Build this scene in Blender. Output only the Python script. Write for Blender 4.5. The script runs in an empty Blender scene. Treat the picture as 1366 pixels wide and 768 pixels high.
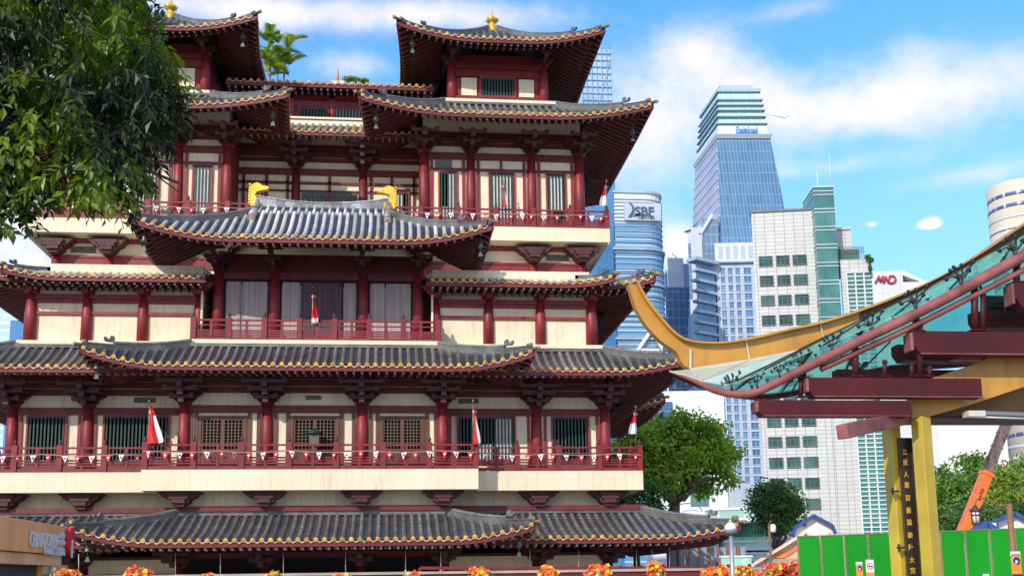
import bpy, math, random
from math import sin, cos, pi, radians as RAD, sqrt, atan2, asin
from mathutils import Vector, Matrix
random.seed(7)
scene = bpy.context.scene
COL = scene.collection

# ---------------------------------------------------------------- camera
F = 1490.0; CX = 683.0; CY = 525.0; YAW = .108; PIT = .164; ROLL = .0135; EYE = 1.6
fw = Vector((sin(YAW)*cos(PIT), cos(YAW)*cos(PIT), sin(PIT)))
rt0 = Vector((cos(YAW), -sin(YAW), 0)); up0 = rt0.cross(fw)
rt = rt0*cos(ROLL) - up0*sin(ROLL); upv = up0*cos(ROLL) + rt0*sin(ROLL)
def ray(px, py):
    return fw + rt*((px-CX)/F) - upv*((py-CY)/F)
def at(px, py, Y):
    """survey helper: the point at depth Y that the photograph shows at a pixel"""
    d = ray(px, py); t = Y/d.y
    return Vector((d.x*t, Y, EYE + d.z*t))
cam_d = bpy.data.cameras.new('camera'); cam = bpy.data.objects.new('camera', cam_d); COL.objects.link(cam)
cam_d.sensor_width = 36.0; cam_d.lens = F/1366*36; cam_d.shift_y = (CY-384)/1366; cam_d.clip_start = .1; cam_d.clip_end = 6000
m = Matrix((rt, upv, -fw)).transposed().to_4x4(); m.translation = Vector((0, 0, EYE)); cam.matrix_world = m
scene.camera = cam

# ---------------------------------------------------------------- objects
def tag(o, label=None, cat=None, group=None, kind=None):
    if label: o['label'] = label
    if cat: o['category'] = cat
    if group: o['group'] = group
    if kind: o['kind'] = kind
    return o
ORIG = {}
def thing(name, loc, label, cat, group=None, kind=None):
    o = bpy.data.objects.new(name, None); COL.objects.link(o)
    o.location = loc; o.empty_display_size = .3
    ORIG[o.name] = Vector(loc)
    return tag(o, label, cat, group, kind)
def origin_of(p):
    while p.parent: p = p.parent
    return Vector(p.location)
def new_obj(name, me, parent=None):
    o = bpy.data.objects.new(name, me); COL.objects.link(o)
    if parent: o.parent = parent
    return o
def copy_tree(o, parent=None):
    c = o.copy(); COL.objects.link(c); c.parent = parent
    for ch in list(o.children): copy_tree(ch, c)
    return c
class G:
    """collects world-space shapes and links them as one mesh object"""
    def __init__(s): s.v = []; s.f = []; s.m = []; s.s = []
    def add(s, vs, fs, mi=0, sm=False):
        b = len(s.v); s.v += [tuple(v) for v in vs]
        for f in fs: s.f.append([b+i for i in f]); s.m.append(mi); s.s.append(sm)
    def box(s, x0, x1, y0, y1, z0, z1, mi=0):
        s.add([(x, y, z) for z in (z0, z1) for y in (y0, y1) for x in (x0, x1)],
              [(0,2,3,1),(4,5,7,6),(0,1,5,4),(2,6,7,3),(0,4,6,2),(1,3,7,5)], mi)
    def obox(s, c, a, b, n, mi=0):
        """oriented box: centre c, half vectors a, b, n"""
        c, a, b, n = map(Vector, (c, a, b, n))
        s.add([c+i*a+j*b+k*n for k in (-1,1) for j in (-1,1) for i in (-1,1)],
              [(0,2,3,1),(4,5,7,6),(0,1,5,4),(2,6,7,3),(0,4,6,2),(1,3,7,5)], mi)
    def beam(s, p, q, w, h, mi=0, up=(0,0,1)):
        p, q = Vector(p), Vector(q); d = q-p; L = d.length
        if L < 1e-6: return
        d.normalize(); u = Vector(up); sd = d.cross(u)
        if sd.length < 1e-4: sd = d.cross(Vector((1,0,0)))
        sd.normalize(); u = sd.cross(d)
        s.obox((p+q)/2, d*L/2, sd*w/2, u*h/2, mi)
    def prism(s, pts, d, mi=0, sm=False):
        """pts: closed outline (3D), extruded by vector d"""
        d = Vector(d); n = len(pts); P = [Vector(p) for p in pts]
        s.add(P+[p+d for p in P], [list(range(n))[::-1], list(range(n, 2*n))], mi)
        b = len(s.v)-2*n
        for i in range(n):
            j = (i+1) % n; s.f.append([b+i, b+j, b+n+j, b+n+i]); s.m.append(mi); s.s.append(sm)
    def tube(s, pts, rad, n=8, mi=0, caps=True, capmi=None, sm=True):
        P = [Vector(p) for p in pts]; k = len(P)
        if not hasattr(rad, '__len__'): rad = [rad]*k
        b = len(s.v); ref = None
        for i in range(k):
            d = (P[min(i+1, k-1)]-P[max(i-1, 0)])
            if d.length < 1e-9: d = Vector((0,0,1))
            d.normalize()
            if ref is None:
                ref = Vector((0,0,1)) if abs(d.z) < .9 else Vector((1,0,0))
            a = d.cross(ref); a.normalize(); c = a.cross(d); ref = c
            for j in range(n):
                t = 2*pi*j/n; s.v.append(tuple(P[i]+(a*cos(t)+c*sin(t))*rad[i]))
        for i in range(k-1):
            for j in range(n):
                q = (j+1) % n
                s.f.append([b+i*n+j, b+i*n+q, b+(i+1)*n+q, b+(i+1)*n+j]); s.m.append(mi); s.s.append(sm)
        if caps:
            cm = mi if capmi is None else capmi
            s.f.append([b+j for j in range(n)][::-1]); s.m.append(cm); s.s.append(False)
            s.f.append([b+(k-1)*n+j for j in range(n)]); s.m.append(cm); s.s.append(False)
    def lathe(s, c, prof, n=16, mi=0):
        s_pts = [Vector(c)+Vector((0,0,z)) for r, z in prof]
        b = len(s.v); k = len(prof)
        for (r, z), p in zip(prof, s_pts):
            for j in range(n):
                t = 2*pi*j/n; s.v.append((p.x+r*cos(t), p.y+r*sin(t), p.z))
        for i in range(k-1):
            for j in range(n):
                q = (j+1) % n; s.f.append([b+i*n+j, b+i*n+q, b+(i+1)*n+q, b+(i+1)*n+j]); s.m.append(mi); s.s.append(True)
        s.f.append([b+j for j in range(n)][::-1]); s.m.append(mi); s.s.append(False)
        s.f.append([b+(k-1)*n+j for j in range(n)]); s.m.append(mi); s.s.append(False)
    def build(s, name, mats, parent=None, bevel=0):
        if not s.f: return None
        off = origin_of(parent) if parent else Vector((0,0,0))
        me = bpy.data.meshes.new(name)
        me.from_pydata([(v[0]-off.x, v[1]-off.y, v[2]-off.z) for v in s.v], [], s.f)
        if not isinstance(mats, (list, tuple)): mats = [mats]
        for mt in mats: me.materials.append(mt)
        me.polygons.foreach_set('material_index', s.m)
        me.polygons.foreach_set('use_smooth', s.s)
        me.update()
        o = new_obj(name, me, parent)
        if bevel:
            md = o.modifiers.new('bevel', 'BEVEL'); md.width = bevel; md.segments = 2; md.limit_method = 'ANGLE'
        return o
def text_geo(g, body, O, ax, ay, size, thick=.02, mi=0, bold=0.0, fitw=None, center=True):
    """writes real letter geometry into g: O origin, ax reading direction, ay up direction"""
    c = bpy.data.curves.new('lettering', 'FONT'); c.body = body; c.size = 1.0; c.resolution_u = 3; c.offset = bold
    o = bpy.data.objects.new('lettering', c); COL.objects.link(o); bpy.context.view_layer.update()
    dg = bpy.context.evaluated_depsgraph_get(); me = bpy.data.meshes.new_from_object(o.evaluated_get(dg))
    ax = Vector(ax).normalized(); ay = Vector(ay).normalized(); az = ax.cross(ay)
    xs = [v.co.x for v in me.vertices] or [0]; ys = [v.co.y for v in me.vertices] or [0]
    w = max(xs)-min(xs) or 1; sx = size if fitw is None else fitw/w
    x0 = (min(xs)+max(xs))/2 if center else min(xs); y0 = (min(ys)+max(ys))/2 if center else 0
    vs = [Vector(O)+ax*((v.co.x-x0)*sx)+ay*((v.co.y-y0)*size)+az*thick for v in me.vertices]
    g.add(vs, [list(p.vertices) for p in me.polygons], mi)
    # side skirts so that the letters stand off their board
    from collections import Counter
    ed = Counter(); dr = {}
    for p in me.polygons:
        vv = list(p.vertices)
        for a, b in zip(vv, vv[1:]+vv[:1]): k = (min(a, b), max(a, b)); ed[k] += 1; dr[k] = (a, b)
    if thick > .004:
        back = [v-az*thick for v in vs]
        b0 = len(g.v); g.v += [tuple(v) for v in vs]+[tuple(v) for v in back]; n = len(vs)
        for k, cnt in ed.items():
            if cnt == 1: a, b = dr[k]; g.f.append([b0+b, b0+a, b0+n+a, b0+n+b]); g.m.append(mi); g.s.append(False)
    bpy.data.objects.remove(o); bpy.data.curves.remove(c); bpy.data.meshes.remove(me)

# ---------------------------------------------------------------- materials
def mat(name, col, rough=.6, metal=0.0, col2=None, scale=2.0, detail=4, bump=0.0, bscale=None, spec=.5, stretch=None, streak=0, lo=.35, hi=.65, coat=0, isl=0, objv=0):
    """principled paint/plaster/metal with noise mottling, vertical stains and bump"""
    m = bpy.data.materials.new(name); m.use_nodes = True; nt = m.node_tree; N = nt.nodes; L = nt.links
    b = N['Principled BSDF']; b.inputs['Roughness'].default_value = rough; b.inputs['Metallic'].default_value = metal
    b.inputs['Specular IOR Level'].default_value = spec
    if coat: b.inputs['Coat Weight'].default_value = coat; b.inputs['Coat Roughness'].default_value = .15
    tc = N.new('ShaderNodeTexCoord'); mp = N.new('ShaderNodeMapping'); L.new(tc.outputs['Object'], mp.inputs['Vector'])
    if stretch: mp.inputs['Scale'].default_value = stretch
    nz = N.new('ShaderNodeTexNoise'); nz.inputs['Scale'].default_value = scale; nz.inputs['Detail'].default_value = detail
    L.new(mp.outputs['Vector'], nz.inputs['Vector'])
    rp = N.new('ShaderNodeMapRange'); rp.inputs['From Min'].default_value = lo; rp.inputs['From Max'].default_value = hi
    L.new(nz.outputs['Fac'], rp.inputs['Value'])
    mx = N.new('ShaderNodeMix'); mx.data_type = 'RGBA'
    c2 = col2 if col2 else tuple(c*.78 for c in col)
    mx.inputs[6].default_value = (*col, 1); mx.inputs[7].default_value = (*c2, 1); L.new(rp.outputs['Result'], mx.inputs[0])
    out = mx.outputs[2]
    if streak:
        mp2 = N.new('ShaderNodeMapping'); mp2.inputs['Scale'].default_value = (3.5, 3.5, .35); L.new(tc.outputs['Object'], mp2.inputs['Vector'])
        n2 = N.new('ShaderNodeTexNoise'); n2.inputs['Scale'].default_value = 2.2; n2.inputs['Detail'].default_value = 5; L.new(mp2.outputs['Vector'], n2.inputs['Vector'])
        r2 = N.new('ShaderNodeMapRange'); r2.inputs['From Min'].default_value = .52; r2.inputs['From Max'].default_value = .75; r2.inputs['To Max'].default_value = streak
        L.new(n2.outputs['Fac'], r2.inputs['Value'])
        m2 = N.new('ShaderNodeMix'); m2.data_type = 'RGBA'; m2.blend_type = 'MULTIPLY'; m2.inputs[7].default_value = (.45, .40, .34, 1)
        L.new(r2.outputs['Result'], m2.inputs[0]); L.new(out, m2.inputs[6]); out = m2.outputs[2]
    if isl or objv:
        if isl: g_ = N.new('ShaderNodeNewGeometry').outputs['Random Per Island']
        else: g_ = N.new('ShaderNodeObjectInfo').outputs['Random']
        a_ = isl or objv; hv = N.new('ShaderNodeHueSaturation'); r3 = N.new('ShaderNodeMapRange'); r3.inputs['To Min'].default_value = 1-a_; r3.inputs['To Max'].default_value = 1+a_
        L.new(g_, r3.inputs['Value']); L.new(r3.outputs['Result'], hv.inputs['Value']); L.new(out, hv.inputs['Color']); out = hv.outputs[0]
    L.new(out, b.inputs['Base Color'])
    rr = N.new('ShaderNodeMapRange'); rr.inputs['To Min'].default_value = max(0, rough-.08); rr.inputs['To Max'].default_value = min(1, rough+.12)
    L.new(nz.outputs['Fac'], rr.inputs['Value']); L.new(rr.outputs['Result'], b.inputs['Roughness'])
    if bump:
        nb = N.new('ShaderNodeTexNoise'); nb.inputs['Scale'].default_value = bscale or scale*6; nb.inputs['Detail'].default_value = 4; L.new(tc.outputs['Object'], nb.inputs['Vector'])
        bp = N.new('ShaderNodeBump'); bp.inputs['Strength'].default_value = bump; bp.inputs['Distance'].default_value = .02
        L.new(nb.outputs['Fac'], bp.inputs['Height']); L.new(bp.outputs['Normal'], b.inputs['Normal'])
    return m
def nd(nt, t, **kw):
    n = nt.nodes.new(t)
    for k, v in kw.items():
        if k.startswith('i_'): n.inputs[k[2:].replace('_', ' ')].default_value = v
        elif k.startswith('n'): n.inputs[int(k[1:])].default_value = v
        else: setattr(n, k, v)
    return n
def math_(nt, op, a, b=None, c=None):
    n = nt.nodes.new('ShaderNodeMath'); n.operation = op
    for i, v in enumerate((a, b, c)):
        if v is None: continue
        if hasattr(v, 'is_linked') or hasattr(v, 'links'): nt.links.new(v, n.inputs[i])
        else: n.inputs[i].default_value = v
    return n.outputs[0]
def grid_mat(name, colA, colB, line, sx, sz, lw=.04, rough=.12, metal=.75, rand=.5, lwz=None, linecol_rough=.5, spec=.6, axis='X', noise=.25, blend=.5):
    """curtain wall / tile cladding: grid of panes sx wide (along x+y) and sz high with random tint per pane"""
    m = bpy.data.materials.new(name); m.use_nodes = True; nt = m.node_tree; L = nt.links; b = nt.nodes['Principled BSDF']
    tc = nd(nt, 'ShaderNodeTexCoord'); sp = nd(nt, 'ShaderNodeSeparateXYZ'); L.new(tc.outputs['Object'], sp.inputs[0])
    if axis == 'X': h = math_(nt, 'ADD', sp.outputs[0], math_(nt, 'MULTIPLY', sp.outputs[1], .9))
    else: h = sp.outputs[1]
    u = math_(nt, 'DIVIDE', h, sx); v = math_(nt, 'DIVIDE', sp.outputs[2], sz)
    fu = math_(nt, 'FRACT', u); fv = math_(nt, 'FRACT', v)
    lu = math_(nt, 'LESS_THAN', fu, lw); lv = math_(nt, 'LESS_THAN', fv, lwz if lwz is not None else lw)
    ln = math_(nt, 'MAXIMUM', lu, lv)
    cb = nd(nt, 'ShaderNodeCombineXYZ'); L.new(math_(nt, 'FLOOR', u), cb.inputs[0]); L.new(math_(nt, 'FLOOR', v), cb.inputs[1])
    wn = nd(nt, 'ShaderNodeTexWhiteNoise'); wn.noise_dimensions = '2D'; L.new(cb.outputs[0], wn.inputs['Vector'])
    nz = nd(nt, 'ShaderNodeTexNoise'); nz.inputs['Scale'].default_value = .05; nz.inputs['Detail'].default_value = 5; L.new(tc.outputs['Object'], nz.inputs['Vector'])
    fac = math_(nt, 'ADD', math_(nt, 'MULTIPLY', wn.outputs['Value'], rand), math_(nt, 'MULTIPLY', math_(nt, 'SUBTRACT', nz.outputs['Fac'], .5), noise*6))
    fc = nd(nt, 'ShaderNodeClamp'); L.new(fac, fc.inputs[0])
    mx = nd(nt, 'ShaderNodeMix', data_type='RGBA', n6=(*colA, 1), n7=(*colB, 1)); L.new(fc.outputs[0], mx.inputs[0])
    m2 = nd(nt, 'ShaderNodeMix', data_type='RGBA', n7=(*line, 1)); L.new(ln, m2.inputs[0]); L.new(mx.outputs[2], m2.inputs[6])
    L.new(m2.outputs[2], b.inputs['Base Color'])
    mr = nd(nt, 'ShaderNodeMix', data_type='FLOAT', n2=rough, n3=linecol_rough); L.new(ln, mr.inputs[0]); L.new(mr.outputs[0], b.inputs['Roughness'])
    mm = nd(nt, 'ShaderNodeMix', data_type='FLOAT', n2=metal, n3=0.0); L.new(ln, mm.inputs[0]); L.new(mm.outputs[0], b.inputs['Metallic'])
    b.inputs['Specular IOR Level'].default_value = spec
    bp = nd(nt, 'ShaderNodeBump'); bp.inputs['Strength'].default_value = .25; bp.inputs['Distance'].default_value = .3
    L.new(math_(nt, 'ADD', math_(nt, 'MULTIPLY', wn.outputs['Value'], .05), math_(nt, 'MULTIPLY', ln, .3)), bp.inputs['Height']); L.new(bp.outputs['Normal'], b.inputs['Normal'])
    return m
def tile_mat(name, cA, cB, period, rough, edge=.35):
    """glazed roof tile with a joint every `period` metres of rise"""
    m = bpy.data.materials.new(name); m.use_nodes = True; nt = m.node_tree; L = nt.links; b = nt.nodes['Principled BSDF']
    tc = nd(nt, 'ShaderNodeTexCoord'); sp = nd(nt, 'ShaderNodeSeparateXYZ'); L.new(tc.outputs['Object'], sp.inputs[0])
    nz = nd(nt, 'ShaderNodeTexNoise', i_Scale=1.3, i_Detail=6.0); L.new(tc.outputs['Object'], nz.inputs['Vector'])
    n3 = nd(nt, 'ShaderNodeTexNoise', i_Scale=9.0, i_Detail=3.0); L.new(tc.outputs['Object'], n3.inputs['Vector'])
    z = math_(nt, 'FRACT', math_(nt, 'DIVIDE', math_(nt, 'ADD', sp.outputs[2], math_(nt, 'MULTIPLY', n3.outputs['Fac'], .03)), period))
    ln = math_(nt, 'LESS_THAN', z, .2)
    f = math_(nt, 'ADD', math_(nt, 'MULTIPLY', nz.outputs['Fac'], .7), math_(nt, 'MULTIPLY', n3.outputs['Fac'], .5))
    rp = nd(nt, 'ShaderNodeMapRange'); rp.inputs['From Min'].default_value = .4; rp.inputs['From Max'].default_value = .8; L.new(f, rp.inputs['Value'])
    mx = nd(nt, 'ShaderNodeMix', data_type='RGBA', n6=(*cA, 1), n7=(*cB, 1)); L.new(rp.outputs['Result'], mx.inputs[0])
    m2 = nd(nt, 'ShaderNodeMix', data_type='RGBA', n7=tuple(c*.3 for c in cA)+(1,)); L.new(math_(nt, 'MULTIPLY', ln, edge*1.6), m2.inputs[0]); L.new(mx.outputs[2], m2.inputs[6])
    gi = nd(nt, 'ShaderNodeNewGeometry'); hv = nd(nt, 'ShaderNodeHueSaturation'); r3 = nd(nt, 'ShaderNodeMapRange'); r3.inputs['To Min'].default_value = .62; r3.inputs['To Max'].default_value = 1.3
    n4 = nd(nt, 'ShaderNodeTexNoise', i_Scale=.45, i_Detail=7.0, i_Roughness=.7); L.new(tc.outputs['Object'], n4.inputs['Vector'])
    r4 = nd(nt, 'ShaderNodeMapRange'); r4.inputs['From Min'].default_value = .56; r4.inputs['From Max'].default_value = .72; r4.inputs['To Max'].default_value = .55; L.new(n4.outputs['Fac'], r4.inputs['Value'])
    L.new(gi.outputs['Random Per Island'], r3.inputs['Value']); L.new(r3.outputs['Result'], hv.inputs['Value']); L.new(m2.outputs[2], hv.inputs['Color'])
    ms = nd(nt, 'ShaderNodeMix', data_type='RGBA', n7=(.045,.045,.032,1)); L.new(r4.outputs['Result'], ms.inputs[0]); L.new(hv.outputs[0], ms.inputs[6])
    L.new(ms.outputs[2], b.inputs['Base Color']); b.inputs['Roughness'].default_value = rough; b.inputs['Specular IOR Level'].default_value = .7
    bp = nd(nt, 'ShaderNodeBump'); bp.inputs['Strength'].default_value = .6; bp.inputs['Distance'].default_value = .03; L.new(z, bp.inputs['Height']); L.new(bp.outputs['Normal'], b.inputs['Normal'])
    return m
def leaf_mat(name, dark, light, trans=.35, rough=.4, gscale=.6, ri=.6, con=1.6, mid=.30):
    m = bpy.data.materials.new(name); m.use_nodes = True; nt = m.node_tree; L = nt.links; b = nt.nodes['Principled BSDF']; out = nt.nodes['Material Output']
    g = nd(nt, 'ShaderNodeNewGeometry'); tc = nd(nt, 'ShaderNodeTexCoord')
    nz = nd(nt, 'ShaderNodeTexNoise', i_Scale=gscale, i_Detail=3.0); L.new(tc.outputs['Object'], nz.inputs['Vector'])
    f = math_(nt, 'ADD', math_(nt, 'MULTIPLY', g.outputs['Random Per Island'], ri), math_(nt, 'MULTIPLY', math_(nt, 'SUBTRACT', nz.outputs['Fac'], mid), con))
    cl = nd(nt, 'ShaderNodeClamp'); L.new(f, cl.inputs[0])
    mx = nd(nt, 'ShaderNodeMix', data_type='RGBA', n6=(*dark, 1), n7=(*light, 1)); L.new(cl.outputs[0], mx.inputs[0])
    L.new(mx.outputs[2], b.inputs['Base Color']); b.inputs['Roughness'].default_value = rough
    tr = nd(nt, 'ShaderNodeBsdfTranslucent'); hs = nd(nt, 'ShaderNodeHueSaturation', i_Value=1.6, i_Saturation=1.15); hs.inputs['Hue'].default_value = .475
    L.new(mx.outputs[2], hs.inputs['Color']); L.new(hs.outputs[0], tr.inputs['Color'])
    ms = nd(nt, 'ShaderNodeMixShader', n0=trans); L.new(b.outputs[0], ms.inputs[1]); L.new(tr.outputs[0], ms.inputs[2]); L.new(ms.outputs[0], out.inputs[0])
    return m
M = {}
M['cream'] = mat('cream plaster', (.82,.72,.52), .75, col2=(.74,.64,.45), scale=.9, bump=.25, streak=.36, objv=.05)
M['slab'] = mat('cream slab paint', (.78,.69,.50), .7, col2=(.72,.63,.45), scale=.6, bump=.2, streak=.3)
M['red'] = mat('maroon lacquer', (.27,.020,.026), .5, col2=(.19,.014,.019), scale=1.6, bump=.2, streak=.45, objv=.12)
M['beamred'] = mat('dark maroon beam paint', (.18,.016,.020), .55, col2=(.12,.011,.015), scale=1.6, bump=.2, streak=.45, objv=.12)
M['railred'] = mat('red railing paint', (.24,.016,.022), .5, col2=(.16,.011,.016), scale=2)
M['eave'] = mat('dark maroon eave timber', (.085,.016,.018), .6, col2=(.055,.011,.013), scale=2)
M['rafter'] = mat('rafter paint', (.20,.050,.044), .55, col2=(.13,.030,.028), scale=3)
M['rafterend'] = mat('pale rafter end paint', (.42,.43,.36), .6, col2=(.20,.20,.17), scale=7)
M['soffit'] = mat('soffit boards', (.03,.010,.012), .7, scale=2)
M['pan'] = tile_mat('dark pan tiles', (.022,.025,.030), (.07,.075,.085), .11, .38, .6)
M['tube'] = tile_mat('glazed barrel tiles', (.085,.082,.080), (.21,.20,.19), .19, .24, .25)
M['ridge'] = tile_mat('grey ridge tiles', (.085,.083,.08), (.26,.25,.24), .085, .35, .5)
M['tubesheen'] = tile_mat('barrel tiles with painted sheen', (.46,.46,.47), (.78,.77,.76), .19, .22, .2)  # bright highlights on the glazed barrels put into a lighter colour
M['ridgesheen'] = tile_mat('ridge tiles with painted sheen', (.22,.23,.25), (.55,.55,.55), .085, .35, .4)  # lighter ridge copy, painted sheen to match those barrels
M['cap'] = mat('dark lotus post cap', (.075,.028,.024), .5, scale=8)
M['gold'] = mat('glazed yellow tile end', (.68,.36,.06), .3, col2=(.36,.16,.03), scale=5, isl=.3)
M['drip'] = mat('pale drip tile', (.60,.50,.32), .45, col2=(.26,.20,.14), scale=5)
M['golden'] = mat('gilded finial', (.95,.62,.07), .3, .35, col2=(.72,.40,.04), scale=5, bump=.5, bscale=14)
M['green'] = mat('dark green louvre', (.012,.060,.052), .45, col2=(.006,.03,.028), scale=4)
M['dark'] = mat('dark interior', (.010,.010,.012), .8, scale=2)
M['blind'] = mat('pale window blind', (.80,.79,.70), .7, col2=(.62,.61,.54), scale=3)
M['wood'] = mat('brown lattice door wood', (.14,.048,.030), .5, col2=(.09,.030,.020), scale=4, stretch=(1,1,.2))
M['grillebr'] = mat('bronze lattice', (.16,.12,.09), .5, .3, scale=4)
M['vent'] = mat('grey vent grille', (.16,.15,.12), .6, scale=4)
M['bell'] = mat('aged bronze bell', (.14,.16,.15), .45, .5, scale=8)
M['white'] = mat('white paint', (.78,.78,.76), .5, col2=(.70,.70,.68), scale=3)
M['flagred'] = mat('red flag cloth', (.75,.02,.025), .6, col2=(.6,.015,.02), scale=3)
M['flagwhite'] = mat('white flag cloth', (.85,.83,.82), .6, col2=(.74,.72,.72), scale=3)
M['rope'] = mat('string', (.5,.45,.42), .8)
M['pole'] = mat('flag pole metal', (.30,.29,.27), .4, .6, scale=3)
gm = bpy.data.materials.new('reflective window glass'); gm.use_nodes = True
_b = gm.node_tree.nodes['Principled BSDF']; _b.inputs['Base Color'].default_value = (.055,.045,.06,1); _b.inputs['Roughness'].default_value = .06; _b.inputs['Specular IOR Level'].default_value = 1.0
_b.inputs['Metallic'].default_value = .25
_n = nd(gm.node_tree, 'ShaderNodeTexNoise', i_Scale=1.2); _t = nd(gm.node_tree, 'ShaderNodeTexCoord'); gm.node_tree.links.new(_t.outputs['Object'], _n.inputs['Vector'])
_p = nd(gm.node_tree, 'ShaderNodeBump', i_Strength=.06); gm.node_tree.links.new(_n.outputs['Fac'], _p.inputs['Height']); gm.node_tree.links.new(_p.outputs['Normal'], _b.inputs['Normal'])
M['glass'] = gm
# ---------------------------------------------------------------- sun, sky, clouds
SUN_AZ = RAD(217); SUN_EL = RAD(30)       # azimuth clockwise from +Y: behind the viewer and to the left
world = bpy.data.worlds.new("World"); scene.world = world; world.use_nodes = True
nt = world.node_tree; L = nt.links; bg = nt.nodes['Background']
sky = nd(nt, 'ShaderNodeTexSky'); sky.sky_type = 'NISHITA'; sky.sun_disc = False; sky.sun_elevation = SUN_EL; sky.sun_rotation = SUN_AZ
sky.air_density = 1.0; sky.dust_density = .6; sky.ozone_density = 2.0
tc = nd(nt, 'ShaderNodeTexCoord'); sp = nd(nt, 'ShaderNodeSeparateXYZ'); L.new(tc.outputs['Generated'], sp.inputs[0])
az = math_(nt, 'ARCTAN2', sp.outputs[0], sp.outputs[1]); el = math_(nt, 'ARCSINE', sp.outputs[2])
def azel(px, py):
    d = ray(px, py).normalized(); return atan2(d.x, d.y), asin(d.z)
def blob(px, py, rx, ry, amp):
    a0, e0 = azel(px, py); sx = rx/F; sy = ry/F
    dx = math_(nt, 'DIVIDE', math_(nt, 'SUBTRACT', az, a0), sx); dy = math_(nt, 'DIVIDE', math_(nt, 'SUBTRACT', el, e0), sy)
    r2 = math_(nt, 'ADD', math_(nt, 'MULTIPLY', dx, dx), math_(nt, 'MULTIPLY', dy, dy))
    return math_(nt, 'MULTIPLY', math_(nt, 'EXPONENT', math_(nt, 'MULTIPLY', r2, -1.0)), amp)
blobs = [(1180,135,230,48,.95),(860,150,95,105,.62),(940,70,75,34,.75),(1000,110,60,30,.5),(330,15,170,26,.85),(560,18,130,22,.65),(460,88,75,22,.6),(700,20,160,30,.42),
         (1290,235,120,16,.4),(1236,298,9,6,1.0),(1247,296,8,7,.9),(1240,301,14,4,.8),(1163,299,8,4,.9),(905,330,36,34,.95),(20,380,130,110,1.0),(1290,600,220,45,1.0),(1060,10,110,18,.5),(1230,60,100,40,.4),
         (1100,225,140,14,.4),(1040,620,900,70,.45),(60,60,120,160,.8),(1500,150,150,80,.5),(700,300,200,120,.3)]
n3 = nd(nt, 'ShaderNodeTexNoise', i_Scale=11.0, i_Detail=12.0, i_Roughness=.65); L.new(tc.outputs['Generated'], n3.inputs['Vector'])
tot = None
for b_ in blobs:
    v = blob(*b_); tot = v if tot is None else math_(nt, 'ADD', tot, v)
mp = nd(nt, 'ShaderNodeMapping'); mp.inputs['Scale'].default_value = (1, 1, 1.7); L.new(tc.outputs['Generated'], mp.inputs['Vector'])
n1 = nd(nt, 'ShaderNodeTexNoise', i_Scale=5.0, i_Detail=12.0, i_Roughness=.62); n1.inputs['Distortion'].default_value = .25; L.new(mp.outputs[0], n1.inputs['Vector'])
n2 = nd(nt, 'ShaderNodeTexNoise', i_Scale=26.0, i_Detail=8.0, i_Roughness=.6); L.new(mp.outputs[0], n2.inputs['Vector'])
back = nd(nt, 'ShaderNodeMapRange'); back.inputs['From Min'].default_value = .35; back.inputs['From Max'].default_value = -.5; back.inputs['To Max'].default_value = .75; L.new(sp.outputs[1], back.inputs['Value'])  # unseen cloud added behind the viewer to whiten the blue fill light
tot = math_(nt, 'ADD', tot, back.outputs['Result'])
dens = math_(nt, 'ADD', math_(nt, 'MULTIPLY', tot, math_(nt, 'ADD', .25, math_(nt, 'MULTIPLY', n3.outputs['Fac'], 1.45))), math_(nt, 'ADD', math_(nt, 'MULTIPLY', math_(nt, 'SUBTRACT', n1.outputs['Fac'], .5), .95), math_(nt, 'MULTIPLY', math_(nt, 'SUBTRACT', n2.outputs['Fac'], .5), .45)))
mr = nd(nt, 'ShaderNodeMapRange', interpolation_type='SMOOTHSTEP'); mr.inputs['From Min'].default_value = .16; mr.inputs['From Max'].default_value = 1.12; L.new(dens, mr.inputs['Value'])
cf = math_(nt, 'MULTIPLY', mr.outputs['Result'], .95)
hz = nd(nt, 'ShaderNodeMapRange', interpolation_type='SMOOTHSTEP'); hz.inputs['From Min'].default_value = .60; hz.inputs['From Max'].default_value = -.02; L.new(el, hz.inputs['Value'])
sk = nd(nt, 'ShaderNodeMix', data_type='RGBA', blend_type='MULTIPLY', n0=1.0, n7=(.80, 1.22, 1.66, 1)); L.new(sky.outputs[0], sk.inputs[6])
hs0 = nd(nt, 'ShaderNodeHueSaturation', i_Saturation=1.08, i_Value=1.45); L.new(sk.outputs[2], hs0.inputs['Color'])
hs = nd(nt, 'ShaderNodeMix', data_type='RGBA', n7=(3.5, 5.7, 8.1, 1)); L.new(math_(nt, 'MULTIPLY', hz.outputs['Result'], .85), hs.inputs[0]); L.new(hs0.outputs[0], hs.inputs[6])
mx = nd(nt, 'ShaderNodeMix', data_type='RGBA', n7=(7.7, 7.2, 7.2, 1)); L.new(cf, mx.inputs[0]); L.new(hs.outputs[2], mx.inputs[6])
L.new(mx.outputs[2], bg.inputs['Color']); bg.inputs['Strength'].default_value = .145
sl = bpy.data.lights.new('sun', 'SUN'); sl.energy = 4.0; sl.angle = RAD(.6); sl.color = (1, .93, .82)
so = bpy.data.objects.new('sun', sl); COL.objects.link(so)
sd = Vector((sin(SUN_AZ)*cos(SUN_EL), cos(SUN_AZ)*cos(SUN_EL), sin(SUN_EL)))
so.rotation_euler = sd.to_track_quat('Z', 'Y').to_euler(); so.location = (-40, -60, 80)
scene.view_settings.view_transform = 'Standard'; scene.view_settings.look = 'None'; scene.view_settings.exposure = 0; scene.view_settings.gamma = 1
scene.render.engine = 'CYCLES'; scene.cycles.max_bounces = 6; scene.cycles.diffuse_bounces = 3; scene.cycles.glossy_bounces = 3; scene.cycles.transmission_bounces = 6; scene.cycles.transparent_max_bounces = 8
try: scene.cycles.use_denoising = True
except Exception: pass
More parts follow.
